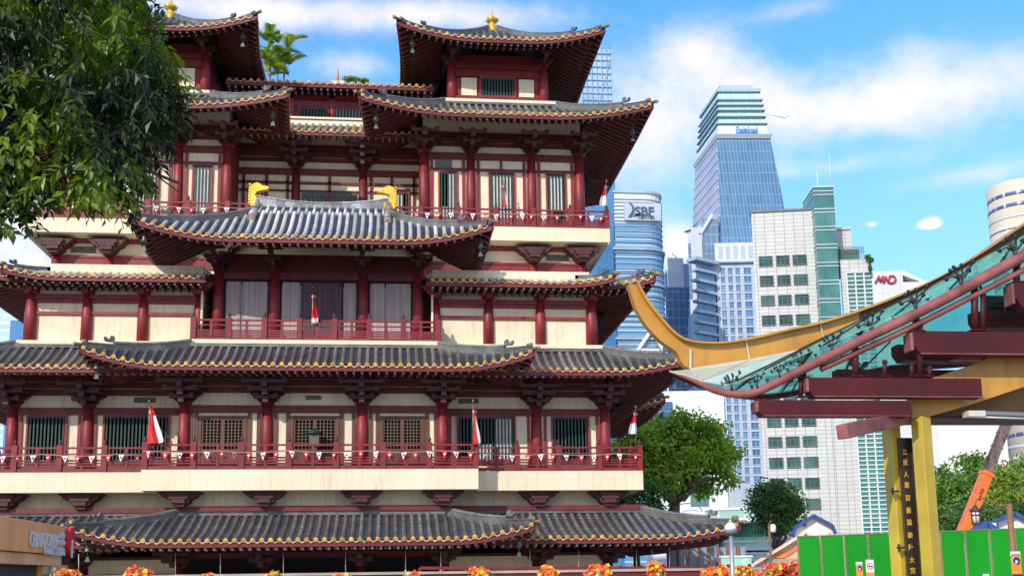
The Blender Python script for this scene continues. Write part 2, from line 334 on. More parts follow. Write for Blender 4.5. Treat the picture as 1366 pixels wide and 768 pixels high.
# ================================================================ TEMPLE
XC = -3.7; TY = 72.0
temple = thing('temple', (XC, TY, 0), 'large multi-tiered maroon and cream Chinese temple with grey tiled roofs and golden finials', 'temple')
class TG(G):
    """shapes given with x measured from the temple's centre line and y from the street"""
    def build(s, name, mats, parent=temple, bevel=0):
        s.v = [(x+XC, y, z) for x, y, z in s.v]
        return G.build(s, name, mats, parent, bevel)
RM = [M['pan'], M['tube'], M['ridge']]
RMP = [M['pan'], M['tubesheen'], M['ridgesheen']]
EM = [M['gold'], M['drip']]
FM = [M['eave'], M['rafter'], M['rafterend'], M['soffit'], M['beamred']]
HM = [M['ridge'], M['gold'], M['bell']]
def frac_noise(k): return (sin(k*12.9898)*43758.5453) % 1
def roof(cx, hx, y0, y1, tcx, thx, ty0, ty1, ze, zt, lift=.7, LL=3.6, flare=.25, faces='FLR', a=.62, sp=.376, over=2.8, band=.3, name='roof', label=None, rr=.10, mats=None, apexcap=False, hipsize=1.0, ridge_ext=True, cut=None):
    """tiled skirt or hipped roof. eave rectangle: cx+-hx, y0..y1; top rectangle: tcx+-thx, ty0..ty1.
       cut: {face:(u0,u1)} limits the tiled stretch of a face (u along the eave)"""
    cut = cut or {}
    dz = zt-ze; FD = {}
    cy = (y0+y1)/2; hy = (y1-y0)/2; tcy = (ty0+ty1)/2; thy = (ty1-ty0)/2
    FD['F'] = (Vector((cx, y0, 0)), Vector((1,0,0)), Vector((0,1,0)), hx, thx, ty0-y0)
    FD['B'] = (Vector((cx, y1, 0)), Vector((-1,0,0)), Vector((0,-1,0)), hx, thx, y1-ty1)
    FD['L'] = (Vector((cx-hx, cy, 0)), Vector((0,-1,0)), Vector((1,0,0)), hy, thy, (tcx-thx)-(cx-hx))
    FD['R'] = (Vector((cx+hx, cy, 0)), Vector((0,1,0)), Vector((-1,0,0)), hy, thy, (cx+hx)-(tcx+thx))
    def P(fk, u, s, dzz=0.0):
        C, av, n, h, ht, d = FD[fk]
        hb = h+(ht-h)*s
        w = max(0.0, (abs(u)-(hb-LL))/LL); w = min(w, 1.15)**2*(1-s)**1.3
        z = ze+dz*(a*s+(1-a)*s*s)+lift*w+dzz
        sg = 1 if u > 0 else -1
        return C + av*(u+sg*flare*w) + n*(d*s-flare*w) + Vector((0,0,z))
    body = TG(); raf = TG(); endl = []; hipl = []
    NS = 8
    for fk in faces:
        ends = TG(); endl.append(ends)
        C, av, n, h, ht, d = FD[fk]
        u0c, u1c = cut.get(fk, (-h, h))
        # pan-tile surface
        NU = max(10, int(2*h/.9))
        vs = []; fs = []
        for j in range(NS+1):
            s_ = j/NS; hb = h+(ht-h)*s_
            for i in range(NU+1):
                u = -hb+2*hb*i/NU; u = min(max(u, u0c), u1c); vs.append(P(fk, u, s_))
        for j in range(NS):
            for i in range(NU):
                q = j*(NU+1)+i; fs.append((q, q+1, q+NU+2, q+NU+1))
        body.add(vs, fs, 0, True)
        cnt = int(2*h/sp); st = 2*h/cnt
        for k in range(cnt):
            u = -h+st*(k+.5)
            if not (u0c <= u <= u1c): continue
            se = 1.0 if abs(u) <= ht else (h-abs(u))/(h-ht)
            if se < .04: continue
            if se < 1: se = max(.05, se-.02)
            ns = max(2, int(NS*se)); b = len(body.v)
            jit = (frac_noise(k+h)-.5)*.012
            for j in range(ns+1):
                s_ = se*j/ns; p = P(fk, u, s_); r = rr*(1+(.04 if j % 2 else -.02))
                for q in range(5):
                    t = pi*q/4; body.v.append(tuple(p+av*(r*cos(t)+jit)+Vector((0,0,r*1.15*sin(t)+.01))))
            for j in range(ns):
                for q in range(4):
                    body.f.append([b+j*5+q, b+j*5+q+1, b+(j+1)*5+q+1, b+(j+1)*5+q]); body.m.append(1); body.s.append(True)
            # yellow end disc
            p = P(fk, u, 0)+Vector((0,0,.03)); b = len(ends.v); R = rr*1.05
            for lay, (off, rad) in enumerate(((.05, R), (-.03, R), (-.05, R*.62))):
                for q in range(10):
                    t = 2*pi*q/10; ends.v.append(tuple(p+n*off+av*rad*cos(t)+Vector((0,0,rad*sin(t)))))
            for lay in range(2):
                for q in range(10):
                    r_ = (q+1) % 10; ends.f.append([b+lay*10+q, b+lay*10+r_, b+(lay+1)*10+r_, b+(lay+1)*10+q]); ends.m.append(0); ends.s.append(False)
            ends.f.append([b+20+q for q in range(10)]); ends.m.append(0); ends.s.append(False)
            # crescent drip tile between the barrels
            if k < cnt-1 and u+st <= u1c:
                um = u+st/2; pts = []
                for q in range(6):
                    t = q/5; pts.append(P(fk, um-st*.36+st*.72*t, 0, .035-.085*sin(pi*t))-n*.03)
                for q in range(6):
                    t = 1-q/5; pts.append(P(fk, um-st*.36+st*.72*t, 0, -.015-.105*sin(pi*t))-n*.035)
                ends.prism(pts, n*.03, 1)
        # fascia board, soffit, rafters
        nu = max(14, int(2*h/.7)); prev = None
        us = [-h+2*h*i/nu for i in range(nu+1)]; us = [u for u in us if u0c-.35 <= u <= u1c+.35]
        for i in range(len(us)-1):
            A_, B_ = P(fk, us[i], 0), P(fk, us[i+1], 0)
            t0, t1 = Vector((0,0,-.06)), Vector((0,0,-.27))
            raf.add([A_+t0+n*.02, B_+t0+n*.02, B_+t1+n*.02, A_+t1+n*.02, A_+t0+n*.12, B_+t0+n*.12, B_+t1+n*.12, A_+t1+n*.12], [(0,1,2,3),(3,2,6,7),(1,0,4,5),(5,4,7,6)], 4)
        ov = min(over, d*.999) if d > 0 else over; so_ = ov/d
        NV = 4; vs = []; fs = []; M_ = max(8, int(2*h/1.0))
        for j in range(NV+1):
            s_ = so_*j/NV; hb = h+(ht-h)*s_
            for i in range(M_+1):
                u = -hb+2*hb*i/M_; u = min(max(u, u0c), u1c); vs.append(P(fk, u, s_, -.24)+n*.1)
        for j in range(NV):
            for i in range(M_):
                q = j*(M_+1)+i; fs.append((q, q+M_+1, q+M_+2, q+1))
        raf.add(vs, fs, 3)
        rs = .376; rc = int(2*h/rs); rst = 2*h/rc
        for k in range(rc):
            u = -h+rst*(k+.5)
            if not (u0c <= u <= u1c): continue
            se = so_ if abs(u) <= h+(ht-h)*so_ else (h-abs(u))/(h-ht) if h != ht else so_
            se = min(se, so_)
            if se < .06*so_: continue
            for (s0, dzz, w, hgt, rnd) in ((.16/d, -.36, .11, .11, 0), (.62/d, -.50, .13, .13, 1)):
                if s0 >= se: continue
                ps = [P(fk, u, s0+(se-s0)*q/2, dzz) for q in range(3)]
                for q in range(2): raf.beam(ps[q], ps[q+1], w, hgt, 1)
                if rnd:
                    b = len(raf.v); c0 = ps[0]-n*.012
                    for q in range(8):
                        t = 2*pi*q/8; raf.v.append(tuple(c0+av*.062*cos(t)+Vector((0,0,.062*sin(t)))))
                    raf.f.append([b+q for q in range(8)]); raf.m.append(2); raf.s.append(False)
                else:
                    raf.obox(ps[0]-n*.01, av*.05, n*.012, (0,0,.05), 2)
        if band and abs(ht) > .2:
            t0 = P(fk, -ht, 1); t1 = P(fk, ht, 1)
            a0 = max(-ht, u0c); a1 = min(ht, u1c)
            body.obox(P(fk, (a0+a1)/2, 1)+n*.0+Vector((0,0,band/2)), av*((a1-a0)/2+.06), n*.14, (0,0,band/2), 2)
    # hip ridges
    corners = []
    if 'F' in faces and 'L' in faces: corners.append(('F', -1))
    if 'F' in faces and 'R' in faces: corners.append(('F', 1))
    if 'B' in faces and 'R' in faces: corners.append(('B', -1))
    if 'B' in faces and 'L' in faces: corners.append(('B', 1))
    for fk, sg in corners:
        C, av, n, h, ht, d = FD[fk]
        if fk in cut and not (cut[fk][0] <= sg*h <= cut[fk][1]): continue
        hip = TG(); hipl.append(hip)
        def H(s_, up=0): return P(fk, sg*(h+(ht-h)*s_), s_, up)
        k = hipsize
        outd = (H(0)-H(.12)); outd.z = 0; outd.normalize(); sdv = Vector((-outd.y, outd.x, 0))
        def strip(s0, s1, hgt, wid, e0=0, e1=0, N_=10):
            pts = [H(s0+(s1-s0)*i/N_) for i in range(N_+1)]
            sec = [(-wid/2, -.05), (-wid/2, hgt*.72), (-wid*.62, hgt*.74), (-wid*.5, hgt*.88), (-wid*.25, hgt*1.0), (wid*.25, hgt*1.0), (wid*.5, hgt*.88), (wid*.62, hgt*.74), (wid/2, hgt*.72), (wid/2, -.05)]
            b = len(hip.v); m_ = len(sec)
            for i, p in enumerate(pts):
                for (x_, z_) in sec: hip.v.append(tuple(p+sdv*x_+Vector((0,0,z_))))
            for i in range(N_):
                for q in range(m_-1):
                    hip.f.append([b+i*m_+q, b+i*m_+q+1, b+(i+1)*m_+q+1, b+(i+1)*m_+q]); hip.m.append(0); hip.s.append(False)
            hip.f.append([b+q for q in range(m_)]); hip.m.append(0); hip.s.append(False)
            hip.f.append([b+N_*m_+q for q in range(m_)][::-1]); hip.m.append(0); hip.s.append(False)
        strip(.30, 1.0, .40*k, .26*k); strip(.05, .30, .27*k, .24*k)
        # disc ends
        e = H(.05)+Vector((0,0,.25*k)); hip.tube([e-outd*.12, e+outd*.10], .135*k, 12, 0); hip.tube([e+outd*.10, e+outd*.125], .095*k, 12, 1)
        e = H(0)+Vector((0,0,.10)); hip.tube([e-outd*.3, e+outd*.16], .085, 10, 0); hip.tube([e+outd*.16, e+outd*.24], [.105, .085], 10, 1)
        # small curled beast
        e = H(.29)+Vector((0,0,.36*k)); dn = outd
        prof = [(0,0),(.30,0),(.42,.10),(.40,.22),(.30,.18),(.24,.10),(.16,.16),(.10,.30),(-.04,.26),(-.08,.10)]
        hip.prism([e+dn*(p*k)+Vector((0,0,q*k))-sdv*.07 for p, q in prof], sdv*.14, 2 if k < 1 else 0)
    rf = body.build(name, mats or RM)
    if label: rf['label'] = label
    for e_ in endl: e_.build('tile_ends', EM, rf)
    raf.build('eave_rafters', FM, rf)
    for h_ in hipl: h_.build('hip_ridge', HM, rf)
    return rf, P

# ---- brackets -------------------------------------------------------------
def bracket_geo(g, x, y, z0, ztop, w=1.0, fwd=1.5, sgn=(0,-1), mi=0):
    """dougong: widening ogee block in the wall plane plus forward arms. sgn = outward direction"""
    H_ = ztop-z0; o = Vector((sgn[0], sgn[1], 0)); a = Vector((-sgn[1], sgn[0], 0))
    prof = [(.24,0),(.26,.10),(.38,.16),(.48,.24),(.50,.36),(.64,.42),(.80,.52),(.86,.64),(1.0,.70),(1.0,.78)]
    Z = z0; hh = min(H_, .78)/.78
    pts = [(w*p, q*hh) for p, q in prof]
    out = [Vector((x,y,Z))+a*p+Vector((0,0,q)) for p, q in pts]+[Vector((x,y,Z))-a*p+Vector((0,0,q)) for p, q in pts[::-1]]
    g.prism([p-o*.05 for p in out], o*(.8 if fwd <= 1.1 and fwd > .5 else .27), mi)
    lv = max(1, int((H_-.1)/.32)) if not (.5 < fwd <= 1.1) else 0
    if lv == 0:
        for q_, (hw_, zz_) in enumerate(((.55, .25), (.8, .45), (1.0, .62))): g.obox(Vector((x,y,z0+zz_))+o*.78, a*(w*hw_*.55), o*.12, (0,0,.09), mi)
    for i in range(lv):
        z = z0+.12+i*.32; r = fwd*(.38+.62*(i+1)/lv)
        if z+.2 > ztop: break
        c = Vector((x,y,z))
        g.obox(c+o*(r/2), a*.09, o*(r/2), (0,0,.10), mi)
        e = c+o*r
        g.obox(e+Vector((0,0,.02)), a*.13, o*.13, (0,0,.14), mi)
        cw = w*(.55+.25*i)
        g.obox(e-o*.05+Vector((0,0,.16)), a*cw, o*.07, (0,0,.075), mi)
        for sg in (-1, 0, 1): g.obox(e-o*.05+a*(sg*(cw-.1))+Vector((0,0,.26)), a*.11, o*.11, (0,0,.06), mi)
        if z+.5 < ztop: g.obox(c+o*(r*.45)+Vector((0,0,.2)), a*(cw*1.15), o*.06, (0,0,.07), mi)
def bracket(x, y, z0, ztop, w=1.0, fwd=1.5, sgn=(0,-1), m_='eave'):
    g = TG(); bracket_geo(g, x, y, z0, ztop, w, fwd, sgn); return g.build('bracket', M[m_])
def column(x, y, z0, z1, r=.28, m_='red', taper=.84):
    g = TG(); g.tube([(x,y,z0),(x,y,z0+(z1-z0)*.55),(x,y,z1)], [r, r*.97, r*taper], 16)
    g.lathe((x,y,z1), [(r*taper,-.02),(r*1.15,.05),(r*1.15,.14),(r*.9,.14)], 14)
    return g.build('column', M[m_])
def window(x0, x1, z0, z1, y, blinds=(), kind='louvre'):
    """framed window; blinds = list of (fx0, fx1, fz0, fz1) stretches with a pale blind behind the slats"""
    g = TG(); f = .10
    g.box(x0-f, x0, y-.10, y+.06, z0-f, z1+f); g.box(x1, x1+f, y-.10, y+.06, z0-f, z1+f)
    g.box(x0, x1, y-.10, y+.06, z1, z1+f); g.box(x0, x1, y-.10, y+.06, z0-f, z0)
    w = g.build('window', M['red'])
    b = TG(); b.box(x0, x1, y+.03, y+.05, z0, z1, 0)
    for (a0, a1, b0, b1) in blinds:
        b.box(x0+(x1-x0)*a0, x0+(x1-x0)*a1, y+.012, y+.027, z0+(z1-z0)*b0, z0+(z1-z0)*b1, 1)
    b.build('pane', [M['dark'], M['blind']], w)
    l = TG(); n_ = max(4, int((x1-x0)/.17)); st = (x1-x0)/n_
    for i in range(n_):
        xx = x0+st*(i+.5); l.box(xx-st*.22, xx+st*.22, y-.055, y-.01, z0+.001, z1-.001)
    l.box(x0, x1, y-.05, y-.015, z1-.07, z1-.002); l.box(x0, x1, y-.05, y-.015, z0+.002, z0+.06)
    l.build('louvre', M['green'], w)
    return w
def door(x0, x1, z0, z1, y, warm=0):
    g = TG(); f = .13
    g.box(x0, x0+f, y-.1, y+.06, z0, z1); g.box(x1-f, x1, y-.1, y+.06, z0, z1); g.box(x0+f, x1-f, y-.1, y+.06, z1-f, z1)
    d = g.build('lattice_door', M['wood'])
    xm = (x0+x1)/2
    for (a, b) in ((x0+f, xm), (xm, x1-f)):
        lf = TG(); s_ = .09
        lf.box(a, a+s_, y-.05, y+.02, z0, z1-f); lf.box(b-s_, b, y-.05, y+.02, z0, z1-f); lf.box(a+s_, b-s_, y-.05, y+.02, z1-f-s_, z1-f); lf.box(a+s_, b-s_, y-.05, y+.02, z0, z0+.95, 0)
        ga, gb = a+s_, b-s_; n_ = 5
        for i in range(1, n_): xx = ga+(gb-ga)*i/n_; lf.box(xx-.018, xx+.018, y-.035, y-.005, z0+.95, z1-f-s_, 1)
        nz_ = 9; h0 = z0+.95; h1 = z1-f-s_
        for i in range(1, nz_): zz = h0+(h1-h0)*i/nz_; lf.box(ga, gb, y-.03, y-.01, zz-.014, zz+.014, 1)
        lf.box(ga, gb, y+.02, y+.04, h0, h1, 2)
        lf.build('door_leaf', [M['wood'], M['grillebr'], M['glass']], d)
    return d
def d_x(A_, B_): return (B_-A_).normalized().x
def railing(pts, z0, ztop, sp=1.95, label=None, finials=True):
    """pts: polyline in (x,y); posts with lotus caps, top rail, mid rail, slatted lower half"""
    H_ = ztop-z0; g = TG(); posts = []
    used_ = set()
    for (ax_, ay_), (bx_, by_) in zip(pts, pts[1:]):
        A_ = Vector((ax_, ay_, 0)); B_ = Vector((bx_, by_, 0)); L_ = (B_-A_).length; n_ = max(1, round(L_/sp)); d = (B_-A_)/L_
        e_ = (.004 if abs(d_x(A_, B_)) > .5 else 0)
        for q, hh in ((H_-.045, .09), (H_*.72, .06), (.09, .18)): g.beam(A_+Vector((0,0,z0+q)), B_+Vector((0,0,z0+q)), .10, hh-e_)
        for q in (.30, .43, .56):
            g.beam(A_+Vector((0,0,z0+q*H_/1.2)), B_+Vector((0,0,z0+q*H_/1.2)), .05, .075)
        for i in range(n_+1):
            p = A_+d*(L_*i/n_); kk = (round(p.x, 2), round(p.y, 2))
            if kk not in used_: used_.add(kk); g.obox(p+Vector((0,0,z0+H_*.5+.03)), (.13,0,0), (0,.11,0), (0,0,H_*.5+.05)); posts.append(p)
            if i < n_:
                p2 = A_+d*(L_*(i+.5)/n_); g.obox(p2+Vector((0,0,z0+H_*.5-.03)), (.06,0,0), (0,.06,0), (0,0,H_*.5-.03))
    r = g.build('railing', M['railred'])
    if label: r['label'] = label
    if finials:
        f = TG(); seen = set()
        for p in posts:
            kk = (round(p.x, 2), round(p.y, 2))
            if kk in seen: continue
            seen.add(kk); f.lathe((p.x, p.y, ztop+.05), [(.07,0),(.045,.05),(.075,.11),(.085,.17),(.05,.25),(.012,.33)], 8)
        f.build('post_caps', M['cap'], r)
    return r
def frame_beams(g, x0, x1, y, spans, out=.10, mi=0):
    for (z0, z1, o) in spans: g.box(x0, x1, y-out-o, y+.02, z0, z1, mi)

YW = 55.3; YC = 53.9; Y4 = 60.2; YR = 63.0
HW = 14.4
# ---------------- storey masses (cream walls) ------------------------------
g = TG(); g.box(-HW, HW, YW+1.2, 89, .0, 3.55); g.box(-6.2, 6.2, YC+1.6, YW+1.2, 0, 3.5); g.build('ground_floor_core', M['dark'])
g = TG()
g.box(-HW, HW, YW, 88.8, 5.0, 13.0); g.build('wall', M['cream'])
g = TG(); g.box(-6.15, 6.15, YC, YW-.003, 5.0, 12.6); g.build('wall', M['cream'])
for a, b, c in ((-13.8, -5.7, YW+.01), (5.7, 13.8, YW+.01), (-5.7, 5.7, 60.3)):
    g = TG(); g.box(a, b, c, 88, 13.0, 17.2); g.build('wall', M['cream'])
for bx_ in [(-14.3, 14.3, Y4, 86, 17.0, 20.9), (-5.2, 5.2, YR, 84, 20.9, 28.3)]+[(sg*9.87-4.5, sg*9.87+4.5, Y4, 69.4, 20.9, 28.0) for sg in (-1, 1)]+[(sg*9.87-4.5, sg*9.87+4.5, 69.4, 84, 20.9, 26.6) for sg in (-1, 1)]:
    g = TG(); g.box(*bx_); g.build('wall', M['cream'])
for sg in (-1, 1):
    g = TG(); g.box(sg*9.8-2.85, sg*9.8+2.85, 61.85, 67.75, 28.6, 32.2); g.build('wall', M['red'])
# terraces and floor slabs
g = TG(); g.box(-16.3, 16.3, 56.2, 89.5, 16.9, 17.05); g.build('terrace', M['ridge'])
g = TG(); g.box(-HW-.1, HW+.1, 54.95, 88.9, 13.06, 13.28); g.build('ledge', M['slab'])
g = TG(); g.box(-5.98, 5.98, 53.95, 54.95, 12.98, 13.19); g.build('ledge', M['slab'])
for a, b in ((-16.0, -7.75), (7.75, 16.0)):
    g = TG(); g.box(a, b, 54.0, 89.6, 5.84, 6.78); g.build('balcony_slab', M['slab'])
g = TG(); g.box(-7.75, 7.75, 52.6, 56.0, 5.80, 6.76); s_ = g.build('balcony_slab', M['slab']); s_['label'] = 'projecting centre stretch of the cream balcony slab'
g = TG(); g.box(-15.7, 15.7, 59.0, 85, 19.98, 20.76); g.build('balcony_slab', M['slab'])
for sg in (-1, 1):      # pale edging boards under the upper slab's ends
    g = TG(); g.beam((sg*15.62, 59.05, 19.93), (sg*15.62, 80, 19.93), .06, .12); g.build('slab_edging', M['white'])

# ---------------- ground storey (R0) ---------------------------------------
roof(0, 19.55, 50.9, 92, 0, 16.0, 54.9, 88, 3.42, 4.78, lift=.55, name='roof', over=3.2, cut={'F': (-30, 30)}, sp=.40)
roof(0, 9.85, 49.9, 60, 0, 6.3, 53.85, 56, 3.38, 4.70, lift=.62, name='roof', faces='FLR', over=3.0, sp=.385, cut={'L': (1.2, 9), 'R': (-9, -1.2)})
g = TG(); frame_beams(g, -16.1, -6.3, 54.8, [(4.92, 5.16, 0)]); frame_beams(g, 6.3, 16.1, 54.8, [(4.92, 5.16, 0)]); g.box(-16.1, 16.1, 54.8, 88, 4.85, 5.0)
frame_beams(g, -6.3, 6.3, 53.7, [(4.90, 5.14, 0)]); g.build('ledge_beam', M['beamred'])
COLX = [10.9, HW]; CENX = [2.25, 6.12]
for sg in (-1, 1):
    for x in COLX: column(sg*x, YW, 0.0, 2.3, .26, 'beamred'); bracket(sg*x, YW-.1, 2.3, 3.3, .95, 2.2)
    for x in CENX: column(sg*x, YC, 0.0, 2.3, .26, 'beamred'); bracket(sg*x, YC-.1, 2.3, 3.3, .95, 2.2)
for a, b in ((-14.1,-11.2),(-10.6,-6.5),(6.5,10.6),(11.2,14.1)):
    g = TG(); g.box(a, b, YW+.05, YW+.15, 2.05, 2.72); g.build('upper_panel', M['cream'])
g = TG(); frame_beams(g, -14.6, 14.6, YW, [(1.86, 2.04, 0), (2.74, 2.86, 0)]); g.box(-6.2, 6.2, YC-.1, YC+.1, 2.8, 3.0); g.build('beam', M['beamred'])
# ---------------- second storey (W1 band + W2) ------------------------------
for sg in (-1, 1):
    for x in COLX: bracket(sg*x, YW-.05, 5.10, 5.84, .98, 1.0)
    for x in CENX: bracket(sg*x, YC-.05, 5.10, 5.80, .98, 1.0)
    for x in COLX: column(sg*x, YW-.04, 6.78, 10.02, .29)
    for x in CENX: column(sg*x, YC-.04, 6.76, 9.95, .29)
    for x in COLX: bracket(sg*x, YW-.1, 10.02, 11.25, 1.0, 1.7)
    for x in CENX: bracket(sg*x, YC-.1, 9.95, 11.2, 1.0, 1.6)
    for yy in (60, 65, 70, 75, 80, 85):
        column(sg*HW, yy, 6.78, 10.02, .27); bracket(sg*(HW+.05), yy, 10.02, 11.25, 1.0, 1.7, (sg, 0))
for sg in (-1, 1):
    g = TG(); a, b = sorted((sg*6.2, sg*HW))
    frame_beams(g, a, b, YW, [(9.68, 10.02, .04), (10.62, 10.93, 0), (10.98, 11.27, .05), (11.33, 11.6, .1), (6.78, 7.0, 0)])
    g.build('beam', M['beamred'])
g = TG(); frame_beams(g, -6.2, 6.2, YC, [(9.60, 9.95, .04), (10.56, 10.86, 0), (10.91, 11.2, .05), (11.26, 11.5, .1), (6.76, 6.9, 0)]); g.build('beam', M['beamred'])
for sg in (-1, 1):
    g = TG()
    x0, x1 = sg*(HW+.0), sg*(HW+.14); a, b = min(x0, x1), max(x0, x1)
    g.box(a, b, YW, 88, 9.68, 10.02); g.box(a, b, YW, 88, 10.62, 11.5); g.build('beam', M['beamred'])
def wing_window(xa, xb, wa, wb, z0, z1, y, blinds=(), posts=.14):
    window(wa, wb, z0, z1, y-.03, blinds)
    for x in (xa, xb): g = TG(); g.box(x-posts/2, x+posts/2, y-.09, y+.01, z0-.6, z1+.1); g.build('mullion', M['red'])
z0, z1 = 7.35, 9.60
wing_window(11.35, 14.0, 11.75, 13.5, z0, z1, YW); wing_window(-14.0, -11.3, -13.65, -11.95, z0, z1, YW)
wing_window(6.55, 10.5, 7.0, 9.75, z0, z1, YW, [(.68, .97, 0, 1), (.32, .62, 0, .4)])
wing_window(-10.55, -6.5, -10.1, -7.15, z0, z1, YW)
for (a, b, c, d) in ((-5.45, -3.2, -5.82, -2.65), (-1.15, 1.15, -1.85, 1.85), (3.1, 5.25, 2.65, 5.8)):
    door(a, b, 6.9, 9.45, YC-.02)
    for x in (c, d, a-.12, b+.12): g = TG(); g.box(x-.09, x+.09, YC-.08, YC+.01, 6.9, 9.6); g.build('mullion', M['wood'])
for (x, y, z, w, h) in ((-.1, YC-.03, 10.34, .75, .2), (-8.3, YW-.03, 10.42, 1.0, .26), (7.5, YW-.03, 10.42, 1.0, .24)):
    g = TG(); g.box(x-w/2, x+w/2, y-.02, y+.03, z-h/2, z+h/2)
    for i in range(5): zz = z-h/2+h*(i+.5)/5; g.box(x-w/2+.03, x+w/2-.03, y-.045, y-.01, zz-.01, zz+.01)
    g.build('vent', M['vent'])
railing([(-16.0+.12, 80), (-15.88, 54.12), (-7.75, 54.12)], 6.78, 7.98, label=None); railing([(7.75, 54.12), (15.88, 54.12), (15.88, 80)], 6.78, 7.98)
railing([(-7.63, 54.0), (-7.63, 52.72), (7.63, 52.72), (7.63, 54.0)], 6.76, 7.96, sp=2.15, label='railing round the projecting centre balcony')
# R1
roof(0, 17.9, 52.4, 92, 0, 14.35, 54.75, 88.5, 11.50, 12.86, lift=.62, over=2.6, sp=.40, band=.17)
roof(0, 10.1, 51.2, 60, 0, 5.95, 53.8, 57, 11.43, 12.78, band=.16, lift=.72, faces='FLR', over=2.6, sp=.385, cut={'L': (1.0, 9), 'R': (-9, -1.0)})
# side entrance projection: its roof corner shows beyond the wing
for sg in (1, -1):
    f_ = 'FR' if sg > 0 else 'FL'
    roof(sg*8.8, 10.9, 64.9, 79, sg*8.8, 7.6, 67.5, 76.5, 11.5, 12.8, lift=.6, faces=f_, over=2.6, cut={'F': ((6.2, 30) if sg > 0 else (-30, -6.2))})
    roof(sg*8.8, 11.9, 64.0, 80, sg*8.8, 8.0, 67.0, 77, 3.4, 4.7, lift=.6, faces=f_, over=2.6, cut={'F': ((8.0, 30) if sg > 0 else (-30, -8.0))})
    g = TG(); a, b = sorted((sg*14.2, sg*16.2)); g.box(a, b, 68, 76, 0, 13.0); g.build('wall', M['cream'])
# ---------------- third storey ------------------------------------------------
C3 = [5.85, 8.54, 11.2, 13.85]
for sg in (-1, 1):
    for i, x in enumerate(C3): column(sg*x, YW-.02, 13.28, 15.66, .28 if i < 3 else .31, taper=.72); bracket(sg*x, YW-.05, 15.62, 16.3, .72, .45, m_='red')
    g = TG(); a, b = sorted((sg*5.7, sg*14.0))
    frame_beams(g, a, b, YW, [(14.62, 14.78, 0), (15.22, 15.36, 0), (15.40, 15.64, .05), (16.00, 16.34, 0), (16.40, 16.72, .06)])
    g.build('beam', M['red'])
    for yy in (59.5, 63.5, 67.5, 72, 76, 80):
        column(sg*13.85, yy, 13.28, 15.66, .27); bracket(sg*13.9, yy, 15.62, 16.3, .8, 1.4, (sg, 0))
    g = TG(); a, b = sorted((sg*13.75, sg*14.0)); g.box(a, b, YW, 88, 16.0, 16.6); g.box(a, b, YW, 88, 15.36, 15.64); g.build('beam', M['red'])
for sg in (-1, 1):
    f_ = 'R' if sg > 0 else 'L'
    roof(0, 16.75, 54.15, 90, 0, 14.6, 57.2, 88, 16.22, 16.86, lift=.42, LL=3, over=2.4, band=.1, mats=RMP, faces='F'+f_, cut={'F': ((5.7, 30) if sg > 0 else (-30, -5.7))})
for sg in (-1, 1):
    f_ = 'F'+('R' if sg > 0 else 'L')
    lim = (5.6, 30) if sg > 0 else (-30, -5.6)
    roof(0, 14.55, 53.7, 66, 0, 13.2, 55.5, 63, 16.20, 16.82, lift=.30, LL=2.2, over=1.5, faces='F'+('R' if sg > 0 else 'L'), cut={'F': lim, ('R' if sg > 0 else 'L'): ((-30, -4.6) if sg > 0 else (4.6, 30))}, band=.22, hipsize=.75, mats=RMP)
for a, b in ((-14.0, -5.4), (5.4, 14.0)):
    g = TG(); g.box(a, b, 55.5, 58.0, 16.80, 16.98); g.build('ledge', M['slab'])
# glazed centre pavilion
g = TG(); g.box(-4.75, 4.75, 55.75, 60.0, 13.2, 17.6, 0); g.build('pavilion_core', M['dark'])
CP = [2.2, 4.95]
for sg in (-1, 1):
    for x in CP: column(sg*x, 55.35, 13.2, 16.95, .28, taper=.9); bracket(sg*x, 55.25, 16.95, 17.75, .75, 2.2)
    g = TG(); a, b = sorted((sg*4.8, sg*5.1)); g.box(a, b, 55.4, 60.2, 13.2, 17.8); g.build('side_wall', M['beamred'])
    g = TG(); a, b = sorted((sg*5.62, sg*5.72)); g.box(a, b, 54.9, 55.3, 13.2, 16.6); g.build('corner_board', M['cream'])
g = TG(); frame_beams(g, -4.9, 4.9, 55.4, [(16.56, 16.95, .05)]); g.box(-4.9, 4.9, 55.42, 55.6, 16.95, 17.9); g.build('beam', M['beamred'])
curt2 = mat('plum curtain behind glass', (.13,.075,.10), .7, col2=(.06,.035,.05), scale=1.2, stretch=(14,14,.15), lo=.3, hi=.7)
curt = mat('pale curtain behind glass', (.54,.45,.42), .8, col2=(.30,.23,.25), scale=1.2, stretch=(14,14,.15), lo=.3, hi=.7)
for (a, b) in ((-4.67, -2.48), (-1.92, 1.92), (2.48, 4.67)):
    g = TG(); g.box(a, a+.06, 55.4, 55.52, 13.25, 16.56); g.box(b-.06, b, 55.4, 55.52, 13.25, 16.56); g.box(a+.06, b-.06, 55.4, 55.52, 16.50, 16.56)
    if b-a > 3: g.box(1.15-.05, 1.15+.05, 55.4, 55.5, 13.25, 16.5)
    w = g.build('glazed_screen', M['dark'])
    p = TG(); p.box(a+.06, b-.06, 55.46, 55.49, 13.25, 16.5); p.build('pane', M['glass'], w)
    cts = [(a+.1, a+(b-a)*.36), (a+(b-a)*.4, b-.1)] if b-a < 3 else [(a+.1, a+.95), (1.25, b-.1)]
    if b-a > 3: cts.append((a+1.02, 1.08))
    for ci_, (u0_, u1_) in enumerate(cts):
        q = TG(); n_ = int((u1_-u0_)/.06)
        pts = [(u0_+(u1_-u0_)*i/n_, 55.452-.02*abs(sin(i*1.3))) for i in range(n_+1)]
        vs = [(x, y-.012, z) for z in (13.3, 16.46) for x, y in pts]
        q.add(vs, [(i, i+1, n_+2+i, n_+1+i) for i in range(n_)], 0, True); q.build('curtain', curt if ci_ < 2 else curt2, w)
